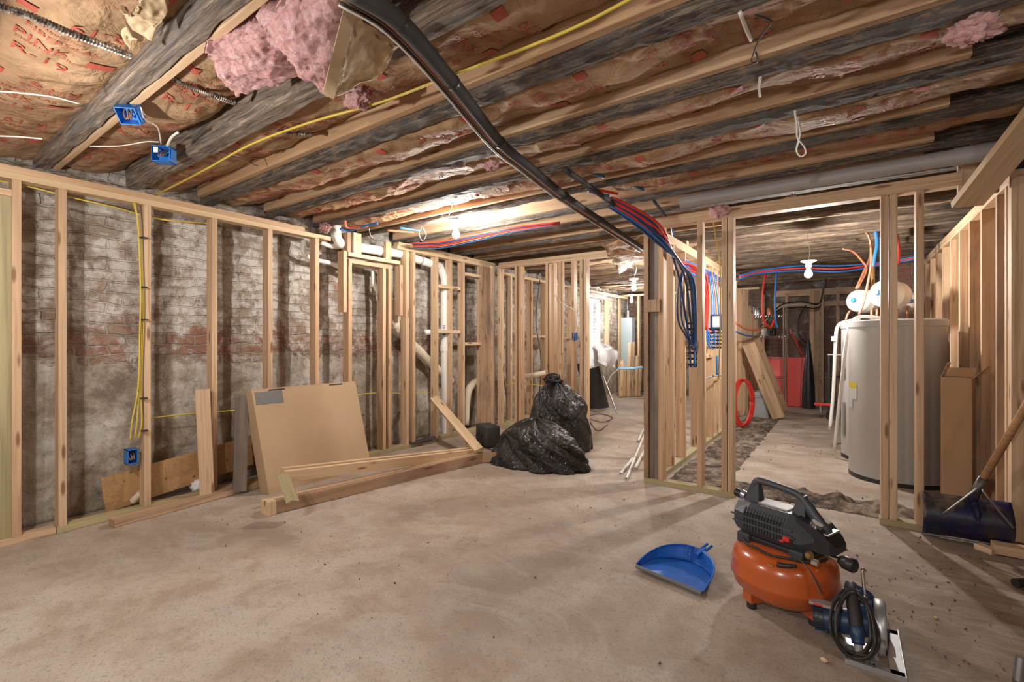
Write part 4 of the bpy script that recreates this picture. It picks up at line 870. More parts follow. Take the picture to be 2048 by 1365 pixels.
a = at(1566, 810, D=8.3); o = board('red_panel', (a.x, a.y, .01), (a.x+.02, a.y+.12, .86), .52, .05, 'panel_red', None, (1, -.05, 0)); tag(o, 'bright red panel standing behind the leaning boards', 'panel')
o = board('red_panel', (a.x+.27, a.y+.02, .01), (a.x+.29, a.y+.13, .86), .07, .06, 'panel_red', None, (1, -.05, 0)); tag(o, 'narrow red strip at the right edge of the red panel', 'panel')
c = at(1523, 834, Z=0); t = thing('bucket', 'grey plastic bucket between the red tubing coil and the leaning boards', 'bucket', c)
MB().lathe([(0, .004), (.125, 0), (.15, .36), (.158, .365), (.158, .385), (.152, .385), (.145, .36), (.118, .02), (0, .02)], wm(t), 30).build('bucket_body', 'bucket_grey', t, True)
for z in (.30, .33): MB().lathe([(.146, z), (.158, z+.002), (.158, z+.012), (.147, z+.014)], wm(t), 30).build('rim_band', 'bucket_grey', t, True)
for i, (pa_, pb_, lb_) in enumerate((((1557, 838), (1497, 688), 'front board'), ((1566, 806), (1508, 680), 'rear board'))):
    D_ = 6.9+.5*i; a = at(*pa_, Z=.01) if i == 0 else at(pa_[0], pa_[1], D=7.6); b = at(*pb_, D=D_); a.z = .02
    if i: a = at(1565, 822, Z=.01)
    o = board('leaning_board', a, b, .17, .04, 'pine', None, (1, .35, 0)); tag(o, lb_+' of the two wide boards leaning left over the bucket', 'board')
# posts and rough framing against the far brick
t = thing('stud_wall', 'rough framing posts against the far brick in the utility room', 'stud wall', (-.4, 10.2, 0))
for px, w_, y_ in ((1637, .16, 9.9), (1624, .07, 9.85), (1574, .05, 10.3), (1527, .05, 10.3), (1676, .05, 10.3), (1750, .05, 10.3)):
    x = at(px, 600, Y=y_).x; board('stud', (x, y_, 0), (x, y_, 2.05), w_, .08, 'pine_grimy', t, (1, 0, 0))
board('beam', (-1.1, 10.3, 2.05), (1.3, 10.3, 2.05), .12, .05, 'pine_grimy', t, (0, 0, 1)); board('beam', (-1.1, 10.3, 1.83), (1.3, 10.3, 1.83), .09, .05, 'pine_grimy', t, (0, 0, 1))
for i in range(4):
    cable('wire', 'dark conduit and wires looping from the ceiling to the far rough post', [at(1520+6*i, 655-8*i, D=8.0), at(1560, 612+4*i, D=8.1), at(1600, 604+5*i, D=8.1), at(1636, 608+4*i, D=8.1), at(1644, 590, D=8.1), at(1650+2*i, 545, D=8.0), at(1655, 520, D=7.6)], .012-.002*i, ['cable_black', 'cable_white', 'cable_black', 'cable_brown'][i], 'wires to the far post')
cable('wire', 'black cable hanging in an arc left of the far rough post', [at(1612, 610, D=8.3), at(1596, 640, D=8.3), at(1600, 675, D=8.3), at(1622, 690, D=8.25)], .013, 'cable_black')
cable('wire', 'dark red tube hanging in an arc behind the red panel', [at(1580, 660, D=8.6), at(1600, 700, D=8.6), at(1612, 730, D=8.6), at(1602, 750, D=8.6), at(1582, 758, D=8.6)], .012, 'pex_red')
# stack of upright boards on the long stud wall's far end
for i in range(7):
    y = 8.62-.0*i; x = -1.24+.062*i
    q = at(1478+6.2*i, 600, D=7.15+.10*i)
    o = board('upright_board', (q.x, q.y, .01), (q.x, q.y, 1.95-.09*i*(i > 2)), .085, .036, 'pine_pale' if i % 2 else 'pine', None, (1, .9, 0)); tag(o, '%s of the row of upright planks left of the wire shelf' % ['first', 'second', 'third', 'fourth', 'fifth', 'sixth', 'last'][i], 'board', 'upright planks')
# folded umbrella-like black roll and hand truck
t = MB().loft([[(V((cos(a)*r, sin(a)*r, z))+at(1617, 800, D=8.05)*1.0-V((0, 0, at(1617, 800, D=8.05).z))) for a in [2*pi*j/10 for j in range(10)]] for r, z in ((.10, .0), (.09, .4), (.06, .8), (.03, 1.1), (.01, 1.2))]).build('black_roll', 'black_plastic', None, True); tag(t, 'folded black bundle standing against the far rough post', 'bundle')
p = at(1653, 836, D=6.9); t = thing('tool_cart', 'dark metal cart on castors with red clamp, left of the water heater pipes', 'cart', (p.x, p.y, 0))
M = T(p.x+.03, p.y, 0)
for x, y in ((0, 0), (.5, 0), (0, .35), (.5, .35)):
    MB().box((x-.015, y-.015, .09), (x+.015, y+.015, .95), M, .003).build('leg', 'black_plastic', t)
    MB().lathe([(0, -.012), (.035, -.012), (.04, 0), (.035, .012), (0, .012)], M @ T(x, y, .042, pi/2), 16).build('castor', 'rubber', t, True)
for z in (.94, .6, .22): MB().box((-.02, -.02, z), (.52, .37, z+.02), M, .003).build('shelf', 'steel' if z > .9 else 'black_plastic', t)
MB().box((-.18, -.04, .20), (.02, .04, .235), M, .006).build('clamp', 'switch_red', t); MB().tube([M @ V((-.1, 0, .2)), M @ V((-.1, 0, .09))], .02, 10, sp=False).build('caster_stem', 'steel', t, True)

# brick pier beyond the heater
o = MB().box((.50, 7.62, 0), (1.5, 8.0, ZF)).build('brick_pier', 'masonry_red', None, False, True); o.name = 'wall_pier'; struct(o)

# water heaters
def heater(label, c, r, h, front):
    t = thing('water_heater', label, 'water heater', (c[0], c[1], 0)); M = wm(t)
    MB().lathe([(0, 0), (r-.02, 0), (r-.015, .03), (r, .035), (r, h-.06), (r+.006, h-.058), (r+.008, h-.01), (r-.01, h), (r*.5, h+.006), (0, h+.008)], M, 64).build('jacket', 'enamel_grey', t, True)
    MB().lathe([(r-.018, 0), (r+.003, .004), (r+.003, .03), (r-.018, .034)], M, 64).build('base_ring', 'black_plastic', t, True)
    return t
h1 = heater('large grey water heater in front, seen through the doorway studs', (.349, 5.07), .322, 1.325, True)
h2 = heater('second water heater standing behind the large grey one', (.24, 5.78), .27, 1.33, False)
M = wm(h1)
def strip(t, M, r, a0, a1, z0, z1, m, nm, off=.003):
    n = 8; return MB().grid(lambda u, v: M @ V(((r+off)*cos(a0+(a1-a0)*u), (r+off)*sin(a0+(a1-a0)*u), z0+(z1-z0)*v)), n, 2, None, (0, 0, 0)).build(nm, m, t, True)
def ang(px, c=(.349, 5.07), r=.322):
    best = None
    for i in range(-40, 240):
        a = pi+.8+i*.01-.9; p = V((c[0]+r*cos(a), c[1]+r*sin(a), 1)); d = p.dot(fv); x = 1024+FP*p.dot(rv)/d
        if (p.x-c[0])*p.x+(p.y-c[1])*p.y < 0 and (best is None or abs(x-px) < best[0]): best = (abs(x-px), a)
    return best[1]
a0 = ang(1699); a1 = ang(1714)
strip(h1, M, .322, a0, a1, .75, .80, 'label_yellow', 'energy_label'); strip(h1, M, .322, a0, a1, .66, .75, 'label_white', 'energy_label')
strip(h1, M, .322, a0+.01, ang(1706), .58, .66, 'label_white', 'tag')
M = wm(h2)
b0 = ang(1690, (.24, 5.78), .27); strip(h2, M, .27, b0-.1, b0+.05, .22, .55, 'pvc_grey', 'access_panel', .01); strip(h2, M, .27, b0-.1, b0+.05, .78, 1.15, 'pvc_grey', 'access_panel', .01)
# relief pipes down the side
pl = lambda D, q: [at(a, b, D=D) for a, b in q]
q = pl(4.35, [(1760, 640), (1735, 634), (1712, 640), (1703, 655), (1697, 690), (1692, 760)]); e_ = at(1667, 905, Z=.02)
t = thing('relief_pipe', 'white plastic relief pipe bending down in front of the heaters, nearer one', 'pipe', (e_.x, e_.y, 0))
MB().tube([at(1765, 637, D=4.2), at(1722, 634, D=4.2), at(1704, 645, D=4.2), at(1693, 680, D=4.25), at(1684, 760, D=4.35), at(1669, 900, D=4.6)], .015, 12, 6).build('pipe_run', 'pvc_white', t, 'full')
t = thing('relief_pipe', 'white plastic relief pipe bending down beside the heaters, left one', 'pipe', at(1660, 862, Z=.0))
MB().tube([at(1720, 640, D=4.9), at(1690, 644, D=4.9), at(1675, 655, D=4.9), at(1671, 690, D=4.9), at(1667, 780, D=5.0), at(1660, 860, D=5.05)], .017, 12, 6).build('pipe_run', 'pvc_white', t, 'full')
c = at(1668, 679, D=4.9); MB().tube([c+V((0, 0, .03)), c-V((0, 0, .02))], .026, 12, sp=False).build('coupling', 'pvc_white', t, True)
# expansion tanks
def tank(label, px, py, D, r, L, axis, m='tank_white'):
    c = at(px, py, D=D); ax = V(axis).normalized()      # axis points to the capped end
    t = thing('expansion_tank', label, 'expansion tank', c)
    M = Matrix.Translation(c) @ ax.to_track_quat('Z', 'Y').to_matrix().to_4x4()
    prof = [(0, -L), (r*.5, -L+.012), (r*.85, -L+.045), (r, -L+.09), (r, -L*.5), (r*1.02, -L*.49), (r*1.02, -L*.47), (r, -L*.46), (r, -.075), (r*.92, -.045), (r*.7, -.018), (r*.4, -.004), (0, 0)]
    MB().lathe(prof, M, 40).build('tank_body', m, t, 'full')
    MB().lathe([(.026, -.006), (.026, .012), (.02, .026), (0, .028)], M, 12).build('valve_cap', 'cap_blue', t, True)
    return t
tank('white expansion tank with blue cap, left of the doorway studs', 1708, 601, 4.85, .118, .32, (-.55, -.83, .05))
tank('expansion tank in the middle with its blue capped end in shade', 1756, 586, 4.3, .125, .32, (-.62, -.78, .08))
tank('expansion tank at the right with a bright blue cap', 1818, 602, 5.05, .115, .30, (.30, -.95, 0))
for i, (lb_, q, D_) in enumerate((('copper tube from the ceiling knot to the left expansion tank', [(1722, 455), (1738, 475), (1741, 510), (1727, 545), (1712, 578)], 4.8), ('copper tube looping down between the expansion tanks', [(1742, 490), (1742, 530), (1735, 570), (1727, 605), (1718, 630)], 4.5),
    ('copper tube rising left toward the ceiling knot', [(1685, 498), (1705, 503), (1722, 520), (1733, 540), (1716, 576)], 4.8), ('copper tube below the left expansion tank', [(1700, 622), (1695, 630), (1692, 640)], 4.8), ('copper tube stub under the middle tank', [(1743, 618), (1743, 640)], 4.5), ('copper tube stub right of the middle tank', [(1754, 618), (1754, 640)], 4.5),
    ('copper tube behind the middle expansion tank', [(1795, 560), (1795, 600), (1794, 640)], 4.9))):
    cable('copper_tube', lb_, [at(a, b, D=D_) for a, b in q], .011, 'copper', None, 'tube', 8)
cable('copper_tube', 'copper tube stub under the right expansion tank', [at(1815, 612, D=5.05), at(1815, 642, D=5.05)], .011, 'copper', None, 'tube', 8)
cable('flexible_tube', 'thick blue tube dropping to the middle expansion tank', [at(1751, 460, D=4.6), at(1754, 490, D=4.6), at(1748, 520, D=4.6), at(1746, 545, D=4.6)], .016, 'pex_blue', None, 'tube', 8)
cable('flexible_tube', 'thick red tube behind the double stud above the tanks', [at(1792, 470, D=4.6), at(1797, 500, D=4.6), at(1795, 528, D=4.6)], .017, 'pex_red', None, 'tube', 8)
o = MB().tube([at(1746, 535, D=4.6), at(1746, 575, D=4.5)], .016, 10, sp=False).build('pipe_fitting', 'brass', None, True); tag(o, 'brass fitting joining the blue tube above the middle tank', 'fitting')

# tall open carton
t = thing('cardboard_box', 'tall narrow open cardboard box standing right of the water heater', 'box', (.635, 4.42, 0), -.28)
M = wm(t); w_, d_, h_ = .16, .12, .90
mb = MB()
for a, b in (((-w_/2, -d_/2), (w_/2, -d_/2+.004)), ((-w_/2, d_/2-.004), (w_/2, d_/2)), ((-w_/2, -d_/2), (-w_/2+.004, d_/2)), ((w_/2-.004, -d_/2), (w_/2, d_/2))): mb.box((a[0], a[1], 0), (b[0], b[1], h_), M)
mb.box((-w_/2, -d_/2, 0), (w_/2, d_/2, .005), M); mb.build('carton', 'cardboard', t)
def flap(p0, p1, o, lb_='flap'):
    p0, p1, o = V(p0), V(p1), V(o); n = (p1-p0).cross(o).normalized()*.004
    MB().add([M @ q for q in (p0, p1, p1+o, p0+o, p0+n, p1+n, p1+o+n, p0+o+n)], [[0, 1, 2, 3], [4, 5, 6, 7], [0, 1, 5, 4], [1, 2, 6, 5], [2, 3, 7, 6], [3, 0, 4, 7]]).build('flap', 'cardboard', t)
flap((-w_/2, -d_/2, h_), (-w_/2, d_/2, h_), (.035, 0, .10)); flap((w_/2, -d_/2, h_), (w_/2, d_/2, h_), (.075, .0, .085)); flap((-w_/2, d_/2, h_), (w_/2, d_/2, h_), (0, .05, .06))

# snow shovel
t = thing('snow_shovel', 'navy snow shovel with a wooden handle leaning across the doorway studs', 'shovel', (.62, 3.66, 0))
BL, BR_ = .372, .75
def bl(u, v):
    a = (v-.5)*2; return (BL+(BR_-BL)*u+.0*a, 3.70-.085*(1-a*a)+.01*v-.02*(1-u), .012+.245*v)
MB().grid(bl, 24, 18, None, (0, .004, 0)).build('blade', 'shovel_navy', t, 'full')
MB().box((BL, 3.675, .008), (BR_, 3.70, .022), None, .002).build('wear_strip', 'steel', t)
h0 = V((.60, 3.60, .34)); h1_ = V((.90, 3.30, 1.30)); dv = (h1_-h0).normalized()
MB().tube([h0-dv*.02, h1_], [.018]*2, 14, sp=False).build('handle', 'ash_handle', t, 'full')
MB().tube([h0-dv*.10, h0-dv*.04, h0+dv*.07], [.03, .024, .022], 14, sp=False).build('socket', 'shovel_navy', t, 'full')
for e_ in (V((.455, 3.60, .165)), V((.735, 3.60, .15))): MB().tube([h0+dv*.02, h0+(e_-h0)*.2+V((0, -.02, .01)), e_], .006, 8).build('brace_rod', 'steel', t, 'full')
MB().tube([h0-dv*.08, V((.60, 3.61, .20)), V((.6, 3.605, .13))], [.024, .014, .006], 10).build('tongue', 'shovel_navy', t, 'full')
o = board('timber_offcut', (.655, 3.60, .03), (1.05, 3.60, .03), .085, .05, 'pine', None, (0, 1, 0)); tag(o, 'timber offcut on the floor at the foot of the right corner stud', 'board')
o = board('timber_offcut', (.60, 3.62, .015), (.66, 3.56, .015), .05, .03, 'pine', None, (1, 1, 0)); tag(o, 'small split wood chunk left of the corner offcut', 'board')
p = at(2046, 1168, Z=.02); o = MB().tube([(p.x-.03, p.y-.02, .022), (p.x+.12, p.y+.1, .022)], .02, 12, sp=False).build('tool_end', 'black_plastic', None, True); tag(o, 'dark round tool end poking in at the right edge', 'tool')
p = at(2045, 1365, Z=.0); o = MB().tube([(p.x-.01, p.y, .0), (p.x+.0, p.y+.015, .075)], .016, 14, sp=False).build('metal_pipe', 'steel', None, True); tag(o, 'grey metal pipe end standing in the bottom right corner', 'pipe')
for lb_, px, py, s_ in (('tiny wood chip left of the circular saw', 1649, 1325, .014), ('tiny dark stone on the open floor', 790, 1168, .006), ('small pale stone right of the compressor', 1872, 1238, .008)):
    p = at(px, py, Z=0); o = blob('debris_chip', (p.x, p.y, s_*.5), (s_, s_*.7, s_*.6), 'pine_pale' if s_ > .007 else 'rubber', .35, 2, px, None, 12); tag(o, lb_, 'debris')
rg = random.Random(5); mb = MB()
for i in range(900):
    x = rg.uniform(-3.6, 1.2); y = rg.uniform(.9, 7.5)
    if i % 2: x = rg.uniform(-.4, 1.3); y = rg.uniform(2.2, 4.4)
    s_ = rg.uniform(.0015, .005); M = T(x, y, .004, rg.random()*3, rg.random()*3, rg.random()*3)
    mb.add([(-s_*2, 0, 0), (s_*2, s_, 0), (0, -s_, s_), (0, s_*.6, -s_)], [[0, 1, 2], [0, 2, 3], [0, 3, 1], [1, 3, 2]], M)
tag(mb.build('floor_grit', 'cable_brown', None, False), 'brown grit and splinters scattered over the floor', 'grit', kind='stuff')

# ---------------------------------------------------------------- dustpan
t = thing('dustpan', 'blue plastic dustpan lying on the floor left of the compressor', 'dustpan', (-.70, 2.42, 0), .0)
A = at(1276, 1137, Z=.01); B = at(1402, 1190, Z=.01); xa_ = (B-A).normalized(); W_ = (B-A).length; ya_ = V((-xa_.y, xa_.x, 0))
def dp(x, y, z): return A+xa_*(x*W_)+ya_*y+V((0, 0, z))
def outline(s): # s 0..1 around the back, from left tip over the rear to right tip
    a = pi*(1-s); x = .5+.5*cos(a); y = .235*abs(sin(a))**.75; return x, y
def pan(u, v):
    x, y = outline(u); return dp(.5+(x-.5)*v, y*v, .004+.012*v)
fl = MB(); n = 36
fl.grid(lambda u, v: dp(outline(u)[0], outline(u)[1]*v, .004+.010*v*v), n, 10, None, (0, 0, -.003)); fl.build('pan_floor', 'pan_blue', t, 'full')
MB().grid(lambda u, v: (lambda o: dp(.5+(o[0]-.5)*(1+.03*v), o[1]*(1+.08*v)+.002, .008+v*(.012+.065*sin(pi*u)**.6)))(outline(u)), n, 5, None, (0, -.0, .0)).build('pan_wall', 'pan_blue', t, 'full')
MB().grid(lambda u, v: (lambda o: dp(.5+(o[0]-.5)*(1.03+.05*v), o[1]*(1.08+.05*v)+.002, .02+.065*sin(pi*u)**.6))(outline(u)), n, 1, None, (0, 0, -.004)).build('pan_rim', 'pan_blue', t, 'full')
MB().tube([dp(-.02, -.004, .008), dp(1.01, -.004, .008)], .009, 8, sp=False).build('rubber_lip', 'lip_grey', t, True)
c0 = dp(.60, .25, .07); d0 = (ya_*.9+xa_*.25+V((0, 0, .35))).normalized()
sx = d0.cross(V((0, 0, 1))).normalized()
for k_ in (-1, 1): MB().tube([c0+sx*.014*k_, c0+d0*.075+sx*.014*k_], [.007, .006], 8, sp=False).build('handle_clip', 'pan_blue', t, True)
MB().tube([c0-d0*.03, c0+d0*.035], [.024, .014], 10, sp=False, flatten=.5).build('handle_socket', 'pan_blue', t, True)

# ---------------------------------------------------------------- compressor
t = thing('air_compressor', 'orange pancake air compressor with a black motor shroud', 'air compressor', (-.219, 2.365, 0), -.38)
t.scale = (.955, .955, 1.075)
M = wm(t)
MB().lathe([(0, .045), (.10, .042), (.165, .050), (.203, .078), (.2145, .112), (.2185, .119), (.2185, .129), (.2145, .136), (.2145, .172), (.208, .200), (.182, .224), (.13, .239), (.07, .244), (0, .245)], M, 72).build('tank', 'tank_orange', t, 'full')
for a in (-1.95, -.35, 1.2, 2.75):
    Q = M @ T(0, 0, 0, 0, 0, a)
    MB().loft([[Q @ V(p) for p in ((x, -.028, z0), (x, .028, z0), (x, .024, z1), (x, -.024, z1))] for x, z0, z1 in ((.115, .03, .07), (.19, .03, .085))]).build('foot_bracket', 'tank_orange', t)
    MB().lathe([(.018, 0), (.021, .004), (.020, .028), (.014, .031), (0, .031)], Q @ T(.165, 0, 0), 16).build('rubber_foot', 'rubber', t, True)
# tray under the motor
MB().box((-.15, -.085, .238), (.15, .085, .262), M, .008).build('motor_tray', 'black_plastic', t)
for x, y in ((-.135, -.08), (.10, -.08), (-.135, .08), (.10, .08)): MB().box((x-.03, y-.02, .225), (x+.03, y+.02, .268), M, .006).build('tray_clamp', 'grey_plastic', t)
def sec(x, hw, z0, z1, zt, tw): return [M @ V(p) for p in ((x, -hw*.72, z0), (x, -hw, z0+.03), (x, -hw, z1), (x, -tw, zt), (x, tw, zt), (x, hw, z1), (x, hw, z0+.03), (x, hw*.72, z0))]
MB().loft([sec(-.205, .05, .30, .345, .365, .035), sec(-.185, .088, .272, .352, .385, .055), (sec(-.12, .105, .262, .352, .392, .06)), sec(.06, .105, .262, .352, .392, .06), sec(.12, .10, .268, .335, .37, .055), sec(.165, .075, .285, .325, .35, .045)]).build('shroud', 'grey_plastic', t)
sh = MB()
for j in range(13):
    x = -.125+j*.0135
    sh.box((x, -.1065, .345), (x+.0065, -.098, .36), M); sh.box((x, -.1065, .318), (x+.0065, -.1, .338), M); sh.box((x, -.1065, .292), (x+.0065, -.1, .312), M)
sh.build('vent_slots', 'dark_void', t)['kind'] = 'stuff'
rb = MB()
for j in range(14): x = -.132+j*.0135; rb.loft([[M @ V(p) for p in ((x, -.108, z), (x+.005, -.108, z), (x+.005, -.1, z), (x, -.1, z))] for z in (.29, .352)]+[[M @ V(p) for p in ((x, -.082, .376), (x+.005, -.082, .376), (x+.005, -.078, .37), (x, -.078, .37))]])
rb.build('vent_ribs', 'grey_plastic', t)
MB().box((-.19, -.112, .338), (.09, -.10, .345), M, .002).build('trim_bar', 'grey_plastic', t); MB().box((-.18, -.112, .312), (.10, -.10, .319), M, .002).build('trim_bar', 'grey_plastic', t)
MB().box((.045, -.111, .292), (.09, -.1, .322), M, .003).build('switch_panel', 'black_plastic', t); sw_ = bpy.data.objects['switch_panel']
MB().box((.055, -.118, .298), (.082, -.108, .315), M, .003).build('power_switch', 'switch_red', sw_); MB().box((.04, -.116, .290), (.058, -.108, .298), M, .002).build('reset_button', 'switch_red', sw_)
# handle
MB().tube([M @ V(p) for p in ((-.165, 0, .375), (-.145, 0, .43), (-.125, 0, .468), (-.105, 0, .476), (-.02, 0, .472), (.055, 0, .462), (.085, 0, .445), (.13, 0, .395), (.185, 0, .345))], [.02, .019, .017, .016, .0155, .016, .019, .022, .02], 12, 4).build('carry_handle', 'grey_plastic', t, 'full')
for x0, x1 in ((-.165, -.10), (.045, .105)): MB().loft([[M @ V(p) for p in ((x0, -.03, .38), (x1, -.03, .38), (x1, .03, .38), (x0, .03, .38))], [M @ V(p) for p in ((x0+.03, -.014, .465), (x1-.008, -.014, .462), (x1-.008, .014, .462), (x0+.03, .014, .465))]]).build('handle_root', 'grey_plastic', t)
MB().box((-.095, -.045, .388), (.04, .045, .398), M, .004).build('top_plate', 'pvc_grey', t)
# gauge cowl
MB().loft([[M @ V(p) for p in ((x, -hw, z0), (x, -hw, z1), (x, hw, z1), (x, hw, z0))] for x, hw, z0, z1 in ((.09, .07, .30, .39), (.17, .072, .28, .365), (.215, .06, .28, .33), (.235, .045, .285, .31))]).build('gauge_cowl', 'black_plastic', t)
for y in (-.032, .032):
    Q = M @ T(.155, y, .372, 0, .42)
    ga = MB().lathe([(.026, -.006), (.026, .006), (.022, .008), (0, .008)], Q, 24).build('gauge', 'chrome', t, True); MB().lathe([(.021, .0085), (0, .0088)], Q, 24).build('dial', 'label_white', ga)
MB().box((.175, -.05, .345), (.21, .05, .352), M @ T(0, 0, 0), .003).build('cowl_lip', 'steel', t)
MB().tube([M @ V((.20, -.03, .27)), M @ V((.262, -.045, .27))], .011, 12, sp=False).build('outlet', 'chrome', t, True)
MB().tube([M @ V(p) for p in ((.245, -.04, .272), (.256, -.042, .272), (.262, -.043, .272), (.30, -.052, .272), (.306, -.053, .272))], [.016, .022, .026, .027, .022], 16, sp=False).build('regulator_knob', 'black_plastic', t, 'full')
MB().lathe([(.012, 0), (.016, .004), (.016, .02), (.01, .03), (0, .03)], M @ T(.15, -.075, .268, pi/2), 14).build('valve', 'brass', t, True)
MB().box((.155, -.09, .235), (.185, -.075, .262), M, .004).build('valve', 'chrome', t)
MB().lathe([(0, 0), (.016, 0), (.018, .004), (.018, .034), (.012, .04), (0, .04)], M @ T(-.215, .03, .385, 0, -1.35), 18).build('air_filter', 'black_plastic', t, True)
MB().lathe([(.020, .0), (.021, .02), (.015, .026), (0, .026)], M @ T(-.196, .03, .385, 0, -1.35), 18).build('filter_cap', 'steel', t, True)
# cord round the tank top
cp = []
for j in range(26):
    a = pi*.98+j*(pi*1.25)/25; cp.append(M @ V((.178*cos(a), .158*sin(a), .243+.008*noise.noise(V((j*.4, 0, 0))))))
MB().tube(cp, .0055, 8, 3).build('power_cord', 'cable_black', t, 'full')
pg_ = MB().tube([M @ V(p) for p in ((.13, -.150, .235), (.10, -.168, .228), (.065, -.180, .224))], [.007, .009, .011], 10).build('plug', 'black_plastic', t, 'full')
for dy in (-.006, .006): MB().box((.035, -.19+dy, .212), (.055, -.188+dy, .219), M).build('plug_pin', 'brass', pg_)
MB().grid(lambda u, v: M @ V((.13+.10*u, -.135-.04*u+.02*v, .245-.075*u*u+.01*(1-v))), 10, 3, None, (0, 0, .002)).build('cord_strap', 'lip_grey', t, 'full')
MB().grid(lambda u, v: M @ V((.2165*cos(3.45+.28*u), .2165*sin(3.45+.28*u), .085+.045*v)), 8, 2).build('maker_sticker', 'label_white', t, True); ms_ = bpy.data.objects['maker_sticker']; ms_['label'] = 'grey and white rating sticker low on the left'
MB().grid(lambda u, v: M @ V((.2175*cos(3.47+.22*u), .2175*sin(3.47+.22*u), .105+.018*v)), 8, 2).build('sticker_print', 'ink', ms_, True)

# ---------------------------------------------------------------- circular saw
t = thing('circular_saw', 'blue and silver circular saw with its black cord coiled over the handle', 'circular saw', (.08, 2.2, 0))
x0, x1, y0, y1 = 0.0, .172, 2.055, 2.385
bp = MB(); z0, z1 = .002, .007
bp.box((x0, y0, z0), (.088, y1-.16, z1), None, .001).box((.128, y0, z0), (x1, y1, z1), None, .001).box((x0+.08, y0, z0), (x1, y0+.045, z1), None, .001).box((.08, y1-.03, z0), (x1, y1, z1), None, .001)
bp_o = bp.build('base_plate', 'cast_alu', t)
MB().box((x1-.004, y0, .002), (x1, y1, .016), None, .001).build('plate_edge', 'cast_alu', t); MB().box((x0, y0-.003, .0), (x1, y0, .018), None, .001).build('plate_edge', 'cast_alu', t)
rb = MB()
for i in range(5): rb.box((x0+.003+i*.017, y0, .007), (x0+.006+i*.017, y0+.10, .013))
for i in range(4): rb.box((x0, y0+.02+i*.026, .007), (.085, y0+.023+i*.026, .013))
rb.build('plate_ribs', 'lip_grey', bp_o)['kind'] = 'stuff'
BC = V((.104, 2.235, .075))
def halfdisc(r0, r1, a0, a1, xa, xb, nm, m, c=BC, n=28):
    mb = MB(); secs = []
    for i in range(n+1):
        a = a0+(a1-a0)*i/n; cy, sz = cos(a), sin(a)
        secs.append([V((xx, c.y+rr*cy, c.z+rr*sz)) for xx, rr in ((xa, r0), (xb, r0), (xb, r1*.95), (xb-.004, r1), (xa+.004, r1), (xa, r1*.95))])
    return mb.loft(secs).build(nm, m, t, 'full')
halfdisc(.012, .098, -.15, pi+.35, .088, .124, 'upper_guard', 'cast_alu')
halfdisc(.06, .1, pi+.25, 2*pi-.9, .098, .118, 'lower_guard', 'pvc_grey', V((.104, 2.2, .098)))
MB().lathe([(0, -.001), (.088, -.001), (.092, 0), (.088, .001), (0, .001)], Matrix.Translation(BC) @ Matrix.Rotation(pi/2, 4, 'Y'), 48).build('blade', 'steel', t, True)
MM = Matrix.Translation((.085, 2.215, .088)) @ Matrix.Rotation(-pi/2-.12, 4, 'Y') @ Matrix.Rotation(.1, 4, 'X')
MB().lathe([(.036, 0), (.046, .02), (.047, .09), (.044, .11), (.047, .115), (.047, .15), (.043, .175), (.036, .19), (0, .192)], MM, 28).build('motor_housing', 'saw_blue', t, True)
MB().lathe([(.048, .155), (.0485, .158), (.047, .176), (.040, .188), (.042, .15)], MM, 28).build('motor_end_cap', 'black_plastic', t, True)
fi = MB()
for i in range(14): a = 2*pi*i/14; fi.box((.0, -.0015, .15), (.007, .0015, .188), MM @ Matrix.Rotation(a, 4, 'Z') @ T(.043, 0, 0))
fi.build('cooling_fins', 'saw_blue', t)
MB().box((-.115, 2.17, .122), (-.02, 2.215, .133), None, .003).build('name_plate', 'pvc_grey', t)
MB().box((-.10, 2.168, .124), (-.07, 2.172, .131), None, .001).build('plate_stripe', 'switch_red', bpy.data.objects['name_plate'])
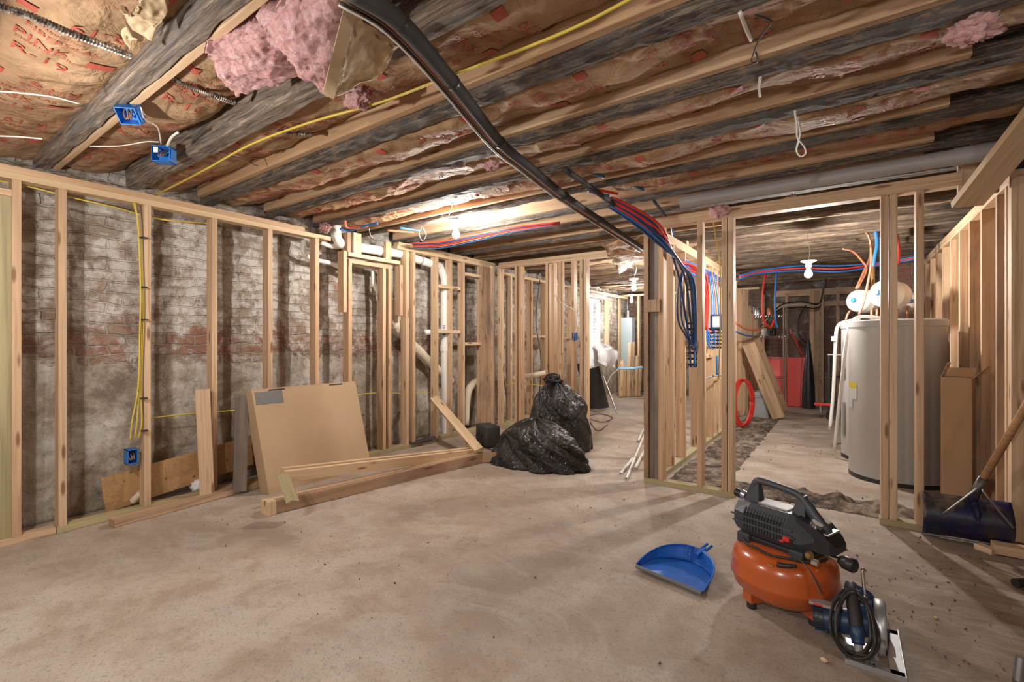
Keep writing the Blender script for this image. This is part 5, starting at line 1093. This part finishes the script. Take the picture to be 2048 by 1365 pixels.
hp = [V((.02, 2.24, .20)), V((.022, 2.20, .19)), V((.028, 2.15, .145)), V((.036, 2.11, .09)), V((.04, 2.095, .06))]
MB().tube(hp[:4], [.021, .02, .021, .021], 16, 6).build('rear_handle', 'rubber', t, 'full'); MB().tube([hp[3]+V((-.003, .012, .016)), hp[3], hp[4]], [.0225, .023, .02], 16, 4).build('handle_end', 'saw_blue', t, 'full'); MB().tube([hp[0]+V((0, .012, .004)), hp[0]-V((0, .006, .006))], [.02, .023], 16, sp=False).build('handle_end', 'saw_blue', t, 'full')
MB().box((.028, 2.2, .09), (.085, 2.30, .165), None, .012).build('gear_body', 'saw_blue', t, 'full')
MB().tube([V((.035, 2.25, .19)), V((.075, 2.29, .16)), V((.085, 2.3, .12))], [.018, .016, .016], 12).build('front_handle', 'saw_blue', t, 'full')
MB().tube([V((.062, 2.25, .165)), V((.058, 2.27, .235)), V((.056, 2.275, .262)), V((.064, 2.285, .255))], .006, 8).build('lever', 'chrome', t, 'full')
MB().lathe([(.012, -.008), (.012, .008), (0, .009)], T(.06, 2.25, .165), 12).build('lever_bolt', 'chrome', t, True)
MB().lathe([(.014, 0), (.012, .02), (.008, .03), (0, .03)], Matrix.Translation(hp[4]) @ V((.05, -.5, -.75)).to_track_quat('Z', 'Y').to_matrix().to_4x4(), 12).build('cord_grip', 'pvc_grey', t, True)
MB().box((.12, 2.27, .01), (.14, 2.33, .06), None, .003).build('depth_bracket', 'black_plastic', t)
rg = random.Random(3)
for k_ in range(4):
    pts = []; cx_ = .018+.004*k_; tw = (.0, .22, -.2, .1)[k_]
    for j in range(30):
        a = 2*pi*j/29+1.5; r1 = (.062, .052, .07, .056)[k_]; r2 = (.082, .09, .074, .086)[k_]
        x = cx_+r1*cos(a)+tw*r2*sin(a)*.35; zz = .118+r2*sin(a); yy = 2.07+.0*k_+.115*max(0, sin(a))**1.0*1.2+.004*k_+.01*noise.noise(V((j*.3, k_, 0)))
        pts.append((x, yy-.012*k_, max(.012, zz)))
    MB().tube(pts, .0055, 8, 1, sp=False).build('coiled_cord', 'cable_black', t, 'full')
